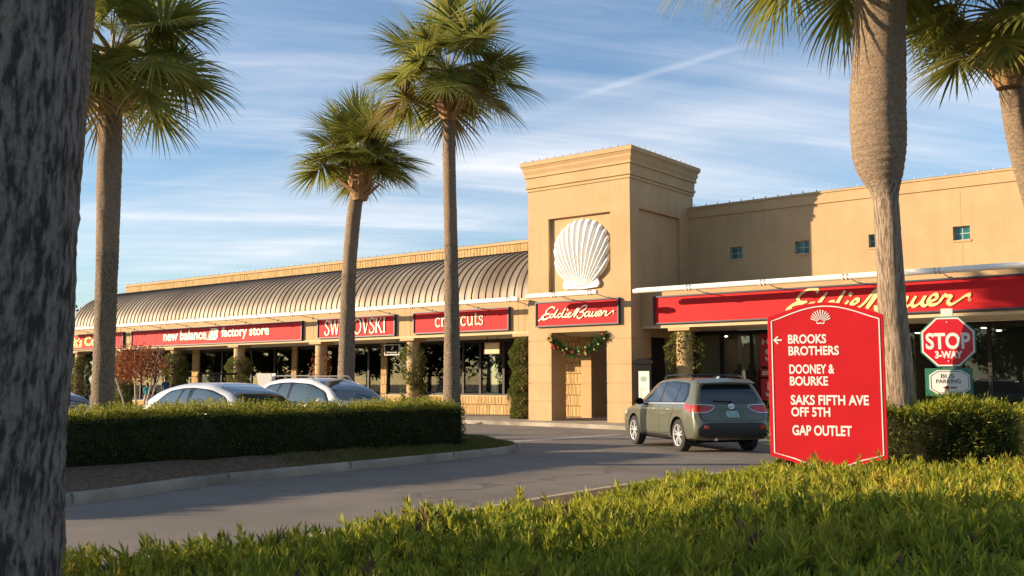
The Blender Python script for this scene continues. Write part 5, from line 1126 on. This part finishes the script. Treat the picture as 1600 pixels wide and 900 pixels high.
# 5: far right
b0 = at(1700, 700, 16); palm('leaning palm at the right edge with its crown cut by the frame', [(b0[0], b0[1], .1)] + pp((1668, 480, 16), (1618, 310, 16), (1592, 210, 16), (1578, 110, 16)), [.24, .21, .20, .195, .19], [BARK_ROUGH, BARK_RING], at(1572, 28, 16), nf=30, Lp=(.9, 1.15), Lb=(.85, 1.05), elev=(85, -14), split=3.0, seed=52, boot_r=.40, ring=.012, yellow=5)
# foreground trunks at the left edge
c0 = at(-56, 900, 3.6); big = palm('huge dark fibrous palm trunk filling the left edge of the foreground', [(c0[0], c0[1], .1)] + pp((-50, 800, 3.6), (-30, 450, 3.6), (-8, 0, 3.6), (4, -500, 3.6), (20, -1500, 3.6), (30, -2100, 3.6)), [.34, .315, .31, .30, .28, .26, .24], [BARK_FIB, BARK_FIB], at(30, -2200, 3.6), nf=26, seed=61, split=3, boot_r=.42, rough=.022)
c0 = at(55, 900, 6.8); palm('second leaning palm trunk just behind the huge foreground trunk', [(c0[0], c0[1], .1)] + pp((60, 640, 6.8), (82, 300, 6.8), (104, 0, 6.8), (130, -500, 6.8), (150, -950, 6.8)), [.20, .175, .175, .18, .18, .18], [BARK_RING, BARK_RING], at(152, -1000, 6.8), nf=26, seed=66, split=3, boot_r=.38, rough=.02, ring=.012)

# ------------------------------------------------------------------ hedges and ground planting
def boxhedge(name, label, x0, x1, y0, y1, z0, z1, n, leaf, wid, yaw=0., org=(0, 0), mats=(L_HEDGE, L_HTOP, CORE), top_share=.45, wob=.03, up=1.0, cat='hedge', shag=.03, faces=('x0', 'x1', 'y0', 'y1'), topL=1.0, sprout=0):
    """clipped hedge: twiggy core and leaves over its faces"""
    cx, cy = (x0 + x1) / 2, (y0 + y1) / 2; A = {'x0': (y1 - y0) * (z1 - z0), 'x1': (y1 - y0) * (z1 - z0), 'y0': (x1 - x0) * (z1 - z0), 'y1': (x1 - x0) * (z1 - z0), 't': (x1 - x0) * (y1 - y0) * top_share / .45}
    fs_ = list(faces) + ['t']; tot = sum(A[f] for f in fs_); parts = []
    lump = lambda a, b: wob * (np.sin(a * 2.3 + b * 1.1) + .7 * np.sin(a * 5.1 - b * 3.7 + 1) + .5 * np.sin(a * 11 + b * 9))
    for f in fs_:
        m = int(n * A[f] / tot); u = rng.random(m); v = rng.random(m); dep = np.abs(rng.normal(size=m)) * .035
        if f[0] == 'x':
            y = y0 + (y1 - y0) * u; z = z0 + (z1 - z0) * v; sgn = -1 if f == 'x0' else 1; P = np.stack([np.full(m, x0 if f == 'x0' else x1) + sgn * (lump(y, z) - dep), y, z], 1); D = np.array([sgn, 0, .35])
        elif f[0] == 'y':
            x = x0 + (x1 - x0) * u; z = z0 + (z1 - z0) * v; sgn = -1 if f == 'y0' else 1; P = np.stack([x, np.full(m, y0 if f == 'y0' else y1) + sgn * (lump(x, z) - dep), z], 1); D = np.array([0, sgn, .35])
        else:
            x = x0 + (x1 - x0) * u; y = y0 + (y1 - y0) * v; P = np.stack([x, y, z1 + lump(x, y) - dep], 1); D = np.array([0, 0, up])
        # rounded shoulders
        ex = np.minimum(P[:, 0] - x0, x1 - P[:, 0]); ey = np.minimum(P[:, 1] - y0, y1 - P[:, 1]); e = np.minimum(ex, ey); P[:, 2] -= np.where(P[:, 2] > z1 - .12, np.clip(.10 - e, 0, .10) ** 2 * 6, 0)
        Dv = unit(D + rng.normal(size=(m, 3)) * .75); lf = leaf * rng.uniform(.6, 1.35, m) * (topL if f == 't' else 1)
        V, Q = leafs(P + rng.normal(size=(m, 3)) * shag * .4, Dv, lf, wid * rng.uniform(.7, 1.3, m), .06)
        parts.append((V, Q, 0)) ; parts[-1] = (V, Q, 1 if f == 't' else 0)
        if f != 't':    # leaves by the shoulder
            k = P[:, 2] > z1 - .05; 
    if sprout:
        m = sprout; u = x0 + (x1 - x0) * rng.random(m); v = y0 + (y1 - y0) * rng.random(m); st = np.stack([u, v, np.full(m, z1 - .03) + lump(u, v)], 1)
        hgt = rng.uniform(.4, 1.5, (m, 1))
        for q in range(9):
            V, Q = leafs(st + np.array([0, 0, .017 * q]) * hgt, rng.normal(size=(m, 3)) * .75 + [0, 0, .8], leaf * rng.uniform(.8, 1.4, m), wid * 1.1, .05); parts.append((V, Q, 1))
    V, Q, mi = merge(parts)
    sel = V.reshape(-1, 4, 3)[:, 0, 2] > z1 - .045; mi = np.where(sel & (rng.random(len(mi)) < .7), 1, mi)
    # core
    nx, ny = max(2, int((x1 - x0) / .2)), max(2, int((y1 - y0) / .2)); cb = MB(); i_ = .055
    cb.box(x0 + i_, x1 - i_, y0 + i_, y1 - i_, z0 - .05, z1 - i_ - .02); Vc = np.array(cb.v); Qc = np.array(cb.f)
    V2, Q2, m2 = merge([(V, Q, 0), (Vc, Qc, 2)]); m2[:len(mi)] = mi
    if yaw: co, si = math.cos(yaw), math.sin(yaw); V2 = np.stack([org[0] + V2[:, 0] * co - V2[:, 1] * si, org[1] + V2[:, 0] * si + V2[:, 1] * co, V2[:, 2]], 1)
    return tag(fast(name, V2, Q2, list(mats), m2), label, cat)
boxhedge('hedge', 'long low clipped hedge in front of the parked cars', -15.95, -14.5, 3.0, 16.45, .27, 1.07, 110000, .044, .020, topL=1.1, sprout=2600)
# hedge behind the red sign
ha, hb = at(1196, 640, 14.0), at(1588, 640, 14.2); hv = hb - ha; hl = float(np.hypot(hv[0], hv[1])); hyaw = math.atan2(hv[1], hv[0])
L_H2 = leafmat('rough_hedge_leaf', (.045, .075, .014), (.09, .115, .02), (.24, .24, .04), 1.2, .38)
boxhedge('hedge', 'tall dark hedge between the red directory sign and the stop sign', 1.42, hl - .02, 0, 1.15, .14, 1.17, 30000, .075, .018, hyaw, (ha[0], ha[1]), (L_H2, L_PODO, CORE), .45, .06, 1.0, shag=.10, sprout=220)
boxhedge('shrub', 'leafy shrub edge peeking out left of the red directory sign', -.05, .42, -1.3, -.5, .14, 1.38, 6500, .075, .018, hyaw, (ha[0], ha[1]), (L_H2, L_PODO, CORE), .45, .07, 1.0, shag=.10, cat='shrub')
hc = at(1610, 660, 17.5); boxhedge('shrub', 'bright yellow green shrub at the right edge beyond the tall hedge', -.7, 2.2, 0, 1.2, .14, 1.05, 9000, .085, .02, hyaw, (hc[0], hc[1]), (L_PODO, L_PODO, CORE), .45, .07, 1.0, shag=.10, cat='shrub')

def ground_bush():
    """mass of upright, narrow leaved shrubs filling the near bed"""
    # sample points in the wedge of bed that can be seen from the drive side
    X0, X1, Y0_, Y1_ = -6.5, 7.2, 2.2, 13.6
    def height(x, y):
        h = .34 + .20 * np.clip((x + 5.2) / 3.6, 0, 1) - .13 * np.exp(-((x - sx + .45) ** 2 + (y - sy + .75) ** 2) / .5) + .05 * np.sin(x * 1.3 + y * .7) + .04 * np.sin(x * 3.1 - y * 2.3 + 1) + .025 * np.sin(x * 7.3 + y * 6.1)
        edge = x - (-6.15 + .15 * np.sin(y * 1.7) + .10 * np.sin(y * 4.1))
        # far edge runs parallel with the hedge behind the sign
        far = 12.95 + .28 * (x + 4.66) - y + .1 * np.sin(x * 2.7)
        e = np.clip(np.minimum(edge / 1.15, far / .7), 0, 1); return h * np.sqrt(np.clip(1 - (1 - e) ** 2, 0, 1)) ** .9, e
    gx, gy = np.meshgrid(np.arange(X0, X1, .092), np.arange(Y0_, Y1_ + 2, .092)); P = np.stack([gx.ravel(), gy.ravel()], 1); P += rng.uniform(-.06, .06, P.shape)
    v = P; dd = v[:, 0] * -.625 + v[:, 1] * .78; rr = v[:, 0] * .78 + v[:, 1] * .625; P = P[(np.abs(rr) < dd * .56 + .9) & (dd > 3.4)]
    h, e = height(P[:, 0], P[:, 1]); k = e > .02; P, h, e = P[k], h[k], e[k]
    keep = ((P[:, 0] - sx) * U.x + (P[:, 1] - sy) * U.y); nd = (P[:, 0] - sx) * NRM.x + (P[:, 1] - sy) * NRM.y
    k = ~((np.abs(keep) < .75) & (nd > -.14) & (nd < .10)); P, h, e = P[k], h[k], e[k]
    n = len(P); parts = []
    # shoots: stem direction mostly upright, leaning outwards at the edge
    lean = rng.normal(size=(n, 3)) * .28; lean[:, 2] = 1; lean[:, 0] -= (1 - e) * .9 * (P[:, 0] < -4.4); S = unit(lean)
    top = np.stack([P[:, 0], P[:, 1], .15 + h + rng.normal(size=n) * .030 + (rng.random(n) < .10) * rng.uniform(.02, .10, n)], 1)
    ml = 24
    yel = np.sin(P[:, 0] * .9 + 1.7 * np.sin(P[:, 1] * .6) + 2.2) * np.sin(P[:, 1] * 1.1 - P[:, 0] * .35 + .4) + rng.normal(size=n) * .22; ym = np.where(yel > .74, 2, np.where(rng.random(n) < .025, 3, 0))
    big = rng.uniform(.6, 1.3, n)
    t = (np.arange(ml) + .5) / ml; az = np.arange(ml) * 2.4
    a1 = unit(np.cross(S, [.3, .9, .1])); a2 = np.cross(S, a1)
    ph = rng.uniform(0, 6.28, n); yl = []
    for k in range(ml):
        ang = ph + az[k]; opening = (1.25 - .95 * t[k]) + rng.normal(size=n) * .16; D = unit(S * np.cos(opening)[:, None] + (a1 * np.cos(ang)[:, None] + a2 * np.sin(ang)[:, None]) * np.sin(opening)[:, None])
        base = top - S * ((1 - t[k]) * .16)
        V, Q = leafs(base, D, rng.uniform(.058, .095, n) * big, rng.uniform(.013, .019, n), .07); parts.append((V, Q, 0)); yl.append(ym)
    V, Q, mi = merge(parts); ysel = np.concatenate(yl)
    # under-canopy: a lumpy twiggy surface
    gx, gy = np.meshgrid(np.arange(X0, X1, .12), np.arange(Y0_, Y1_ + 2, .12)); hh, ee = height(gx, gy); Z = .15 + hh - .12 + .03 * np.sin(gx * 17) * np.sin(gy * 19); nx_, ny_ = gx.shape[1], gx.shape[0]
    Z = np.where(ee < .03, .10, np.maximum(Z, .12)); Vg = np.stack([gx, gy, Z], -1).reshape(-1, 3); j, i = np.meshgrid(np.arange(ny_ - 1), np.arange(nx_ - 1), indexing='ij'); Qg = np.stack([j * nx_ + i, j * nx_ + i + 1, (j + 1) * nx_ + i + 1, (j + 1) * nx_ + i], -1).reshape(-1, 4)
    keepq = (ee.ravel()[Qg] > .03).any(1); Qg = Qg[keepq]
    V, Q, m2 = merge([(V, Q, 0), (Vg, Qg, 1)]); m2[:len(ysel)] = ysel
    L_YEL = leafmat('yellowed_leaf', (.42, .34, .03), (.30, .28, .03), (.55, .42, .06), 2, .42)
    return tag(fast('ground_cover_shrubs', V, Q, [L_PODO, CORE, L_YEL, mat('dead_leaf', (.16, .085, .04), .9, c2=(.10, .055, .03), nscale=9)], m2), 'mass of narrow leaved green and yellow shrubs filling the near bed', 'shrubs', kind='stuff')
ground_bush()
# grass strip and litter along the island kerb
def grass():
    n = 30000; t = rng.random(n); i0 = isl_np; m = len(i0); k = rng.integers(0, m, n); a, b = i0[k], i0[(k + 1) % m]; P = a + (b - a) * t[:, None]
    nrm = np.stack([-(b - a)[:, 1], (b - a)[:, 0]], 1); nrm = nrm / np.maximum(np.linalg.norm(nrm, axis=1, keepdims=True), 1e-6); P = P + nrm * (rng.random(n) ** 1.3 * .75)[:, None] * 1.0
    ok = (P[:, 1] > 11.0) & (P[:, 0] > -17.6) & (rng.random(n) < np.clip((P[:, 1] - 10.5) / 3, .15, 1)); P = P[ok]
    ins = np.array([dist_edge(x, y, isl_np) for x, y in P]); z = np.array([island_z(x, y) for x, y in P]); Pz = np.stack([P[:, 0], P[:, 1], z], 1)
    V, Q = leafs(np.repeat(Pz, 3, 0) + rng.normal(size=(len(Pz) * 3, 3)) * [.05, .05, 0], rng.normal(size=(len(Pz) * 3, 3)) * .6 + [0, 0, .8], .065, .010); return tag(fast('grass', V, Q, L_GRASS), kind='stuff')
grass()

# ------------------------------------------------------------------ climbers on the columns
def climber(label, x, z0, z1, r, n, mats, dens=None, cat='climbing plant'):
    z = z0 + (z1 - z0) * rng.random(n); a = rng.uniform(0, 2 * np.pi, n); rr = r * (1 + .14 * np.sin(z * 5 + a * 2) + .10 * np.sin(z * 11 - a * 3)) * (1 - .35 * np.clip((z - z1 + .35) / .35, 0, 1) ** 2) - np.abs(rng.normal(size=n)) * .05
    if dens is not None: k = rng.random(n) < dens(a, z); z, a, rr = z[k], a[k], rr[k]
    P = np.stack([x + rr * np.cos(a), YF + .36 + rr * np.sin(a), z], 1); D = np.stack([np.cos(a), np.sin(a), np.full(len(a), .1)], 1) + rng.normal(size=(len(a), 3)) * .7
    V, Q = leafs(P, D, rng.uniform(.06, .13, len(a)), rng.uniform(.04, .075, len(a)), .08); return tag(fast('climbing_plant', V, Q, mats), label, cat, 'climbers on the arcade columns')
climber('thick clipped column of ivy against the left side of the tower', -24.85, .16, 3.40, .56, 15000, L_IVY)
patchy = lambda s: (lambda a, z: np.clip(.35 + .75 * np.sin(z * 2.1 + s) * np.cos(a * 1.5 + s) + .35 * np.sin(z * 5 + a), .05, 1))
climber('loose ivy with bare patches on the second column left of the tower', -31.2, .16, 3.3, .47, 9000, L_IVY, patchy(1))
climber('sparse reddish twiggy vine on the column beyond the white car', -37.4, .4, 3.0, .46, 2600, L_RED, patchy(2.5))
climber('ivy bushing out on the middle column above the silver car', -43.9, .16, 2.95, .58, 7000, L_IVY, lambda a, z: np.clip(1.2 - np.abs(z - 1.9) * .5, .1, 1))
climber('dense dark ivy on the column behind the two walkers', -49.75, .16, 3.25, .62, 11000, L_IVY)
climber('ivy on the column above the cart in the left arcade', -55.2, .16, 3.2, .55, 7000, L_IVY)
climber('dark ivy on the leftmost column of the arcade', -60.3, .16, 3.2, .60, 8000, L_IVY)
climber('airy flowering vine on the column behind the olive SUV', -17.6, .16, 3.40, .62, 6500, L_IVY, lambda a, z: np.clip(.30 + .6 * np.sin(z * 2.3 + 1) * np.sin(a + z) + .3 * np.sin(z * 7 + 2 * a), .03, 1))
climber('vine on the column hidden by the red directory sign', -11.3, .16, 3.2, .5, 3500, L_IVY, patchy(0))

# ------------------------------------------------------------------ red leaved small tree, distant trees
def small_tree():
    b = at(211, 660, 30); root = empty('small_tree', (b[0], b[1], 0), 'small russet leaved tree with pale thin stems beyond the hedge', 'tree')
    mb = MB()
    for i, (dx, dz) in enumerate(((-.42, 1.5), (-.05, 1.6), (.45, 1.55), (.25, 1.7))):
        q = Vector((b[0], b[1], 0)); rtv = Vector(RT); mb.tube([q + rtv * dx * .15, q + rtv * dx * .6 + Vector((0, .05 * i, dz * .45)), q + rtv * dx * 1.1 + Vector((0, .1 * i - .1, dz)), q + rtv * dx * 1.9 + Vector((0, .1 * i - .1, dz + .9))], [.035, .03, .024, .008], 7)
    mb.build('trunk', mat('pale_bark', (.52, .42, .30), .8, c2=(.38, .30, .21), nscale=8), root, smooth=True)
    tw = MB()
    for i in range(26):
        a = rng.uniform(0, 6.28); r0 = rng.uniform(.1, .6); p = np.array([b[0] + r0 * math.cos(a), b[1] + r0 * math.sin(a), rng.uniform(1.8, 2.5)]); q = p + np.array([math.cos(a) * .25, math.sin(a) * .25, rng.uniform(.5, 1.1)]); tw.tube([p, (p + q) / 2 + rng.normal(size=3) * .04, q], [.008, .006, .003], 4)
    tw.build('twigs', mat('twig', (.30, .16, .09), .8), root)
    n = 2600; c = rng.normal(size=(n, 3)); c = unit(c) * (rng.random((n, 1)) ** .4); P = np.array([b[0], b[1], 2.15]) + c * [.95, .95, .62]; V, Q = leafs(P, rng.normal(size=(n, 3)), rng.uniform(.05, .11, n), rng.uniform(.03, .05, n), .05); fast('crown', V, Q, L_RED, parent=root)
small_tree()
q = at(187, 640, 31); climb = None
def shrub(label, p, r, h, n, m, z0=.05):
    c = unit(rng.normal(size=(n, 3))) * (.75 + .25 * rng.random((n, 1))); P = np.array([p[0], p[1], z0 + h / 2]) + c * [r, r, h / 2]; V, Q = leafs(P, c + rng.normal(size=(n, 3)) * .6, rng.uniform(.07, .13, n), .04, .05)
    mb = MB(); mb.ball((p[0], p[1], z0 + h / 2), (r * .72, r * .72, h * .38), 12, 8); V, Q, mi = merge([(V, Q, 0), (np.array(mb.v), np.array(mb.f), 1)]); return tag(fast('shrub', V, Q, [m, CORE], mi), label, 'shrub')
shrub('small round green shrub beside the russet tree', q, .35, 1.25, 1500, L_IVY)
def tree(label, p, h, rw, n, seed, leaf=.35, m=L_TREE, z0=.25, group='trees beyond the shops'):
    global rng
    keep = rng; rng = np.random.default_rng(seed); root = empty('broad_tree', (p[0], p[1], 0), label, 'tree', group)
    mb = MB(); mb.tube([(p[0], p[1], 0), (p[0] + .1, p[1], h * .3), (p[0], p[1] + .2, h * .55)], [h * .035, h * .026, h * .015], 10)
    for i in range(6): a = i * 1.05; mb.tube([(p[0], p[1], h * (.28 + .04 * i)), (p[0] + math.cos(a) * rw * .5, p[1] + math.sin(a) * rw * .5, h * (.5 + .04 * i)), (p[0] + math.cos(a) * rw * .8, p[1] + math.sin(a) * rw * .8, h * (.6 + .04 * i))], [h * .014, h * .009, h * .004], 6)
    mb.build('trunk', mat('tree_bark', (.10, .075, .055), .9), root, smooth=True)
    nb = 16; cs = unit(rng.normal(size=(nb, 3))) * rng.uniform(.35, .8, (nb, 1)); cs[:, 2] *= .8; k = rng.integers(0, nb, n); c = unit(rng.normal(size=(n, 3))) * (rng.random((n, 1)) ** .45) * .42
    P = np.array([p[0], p[1], h * (z0 + (1 - z0) / 2)]) + (cs[k] + c) * [rw, rw, h * (1 - z0) / 2 / 1.1]; V, Q = leafs(P, rng.normal(size=(n, 3)), leaf * rng.uniform(.6, 1.4, n), leaf * .5, .05); fast('crown', V, Q, m, parent=root); rng = keep
for x, y, D, h, rw, sd in ((118, 470, 120, 12.0, 4.2, 5), (60, 470, 118, 13.5, 5, 6), (20, 470, 125, 12, 5, 7)):
    p = at(x, 600, D); tree({5: 'dark distant tree rising past the left end of the arcade', 6: 'distant tree hidden behind the foreground trunk', 7: 'distant tree at the extreme left behind the trunk'}[sd], p, h, rw, 5000, sd, .55)
# unseen trees added left of the frame to shade the near planting
for i, (D, lat, h, rw) in enumerate(((4.3, -17.5, 8.5, 2.2), (1.6, -17.0, 8.0, 2.2), (-2.5, -18, 8.5, 2.8))):
    p = np.array([-.625, .78, 0]) * D + np.array([.78, .625, 0]) * lat; tree(['leafy shade tree out of view left of the drive, nearest the road', 'leafy shade tree out of view left of the drive, middle of three', 'leafy shade tree out of view left of the drive, beside the viewer'][i], p, h, rw, 2300, 70 + i, .34, z0=.06, group='shade trees left of the drive')

# tree belt across the car park, out of view; the shop glass mirrors it
for i, (ang, dd) in enumerate([(a, 150 + 25 * math.sin(a * 1.7)) for a in range(196, 262, 4)]):
    p = (dd * math.cos(R(ang)) - 20, dd * math.sin(R(ang)) + 25); tree('tree in the far belt across the car park, out of view', p, 13 + 2.5 * math.sin(i * 2.1), 7.5, 1500, 200 + i, 1.1, z0=.04, group='tree belt across the car park')
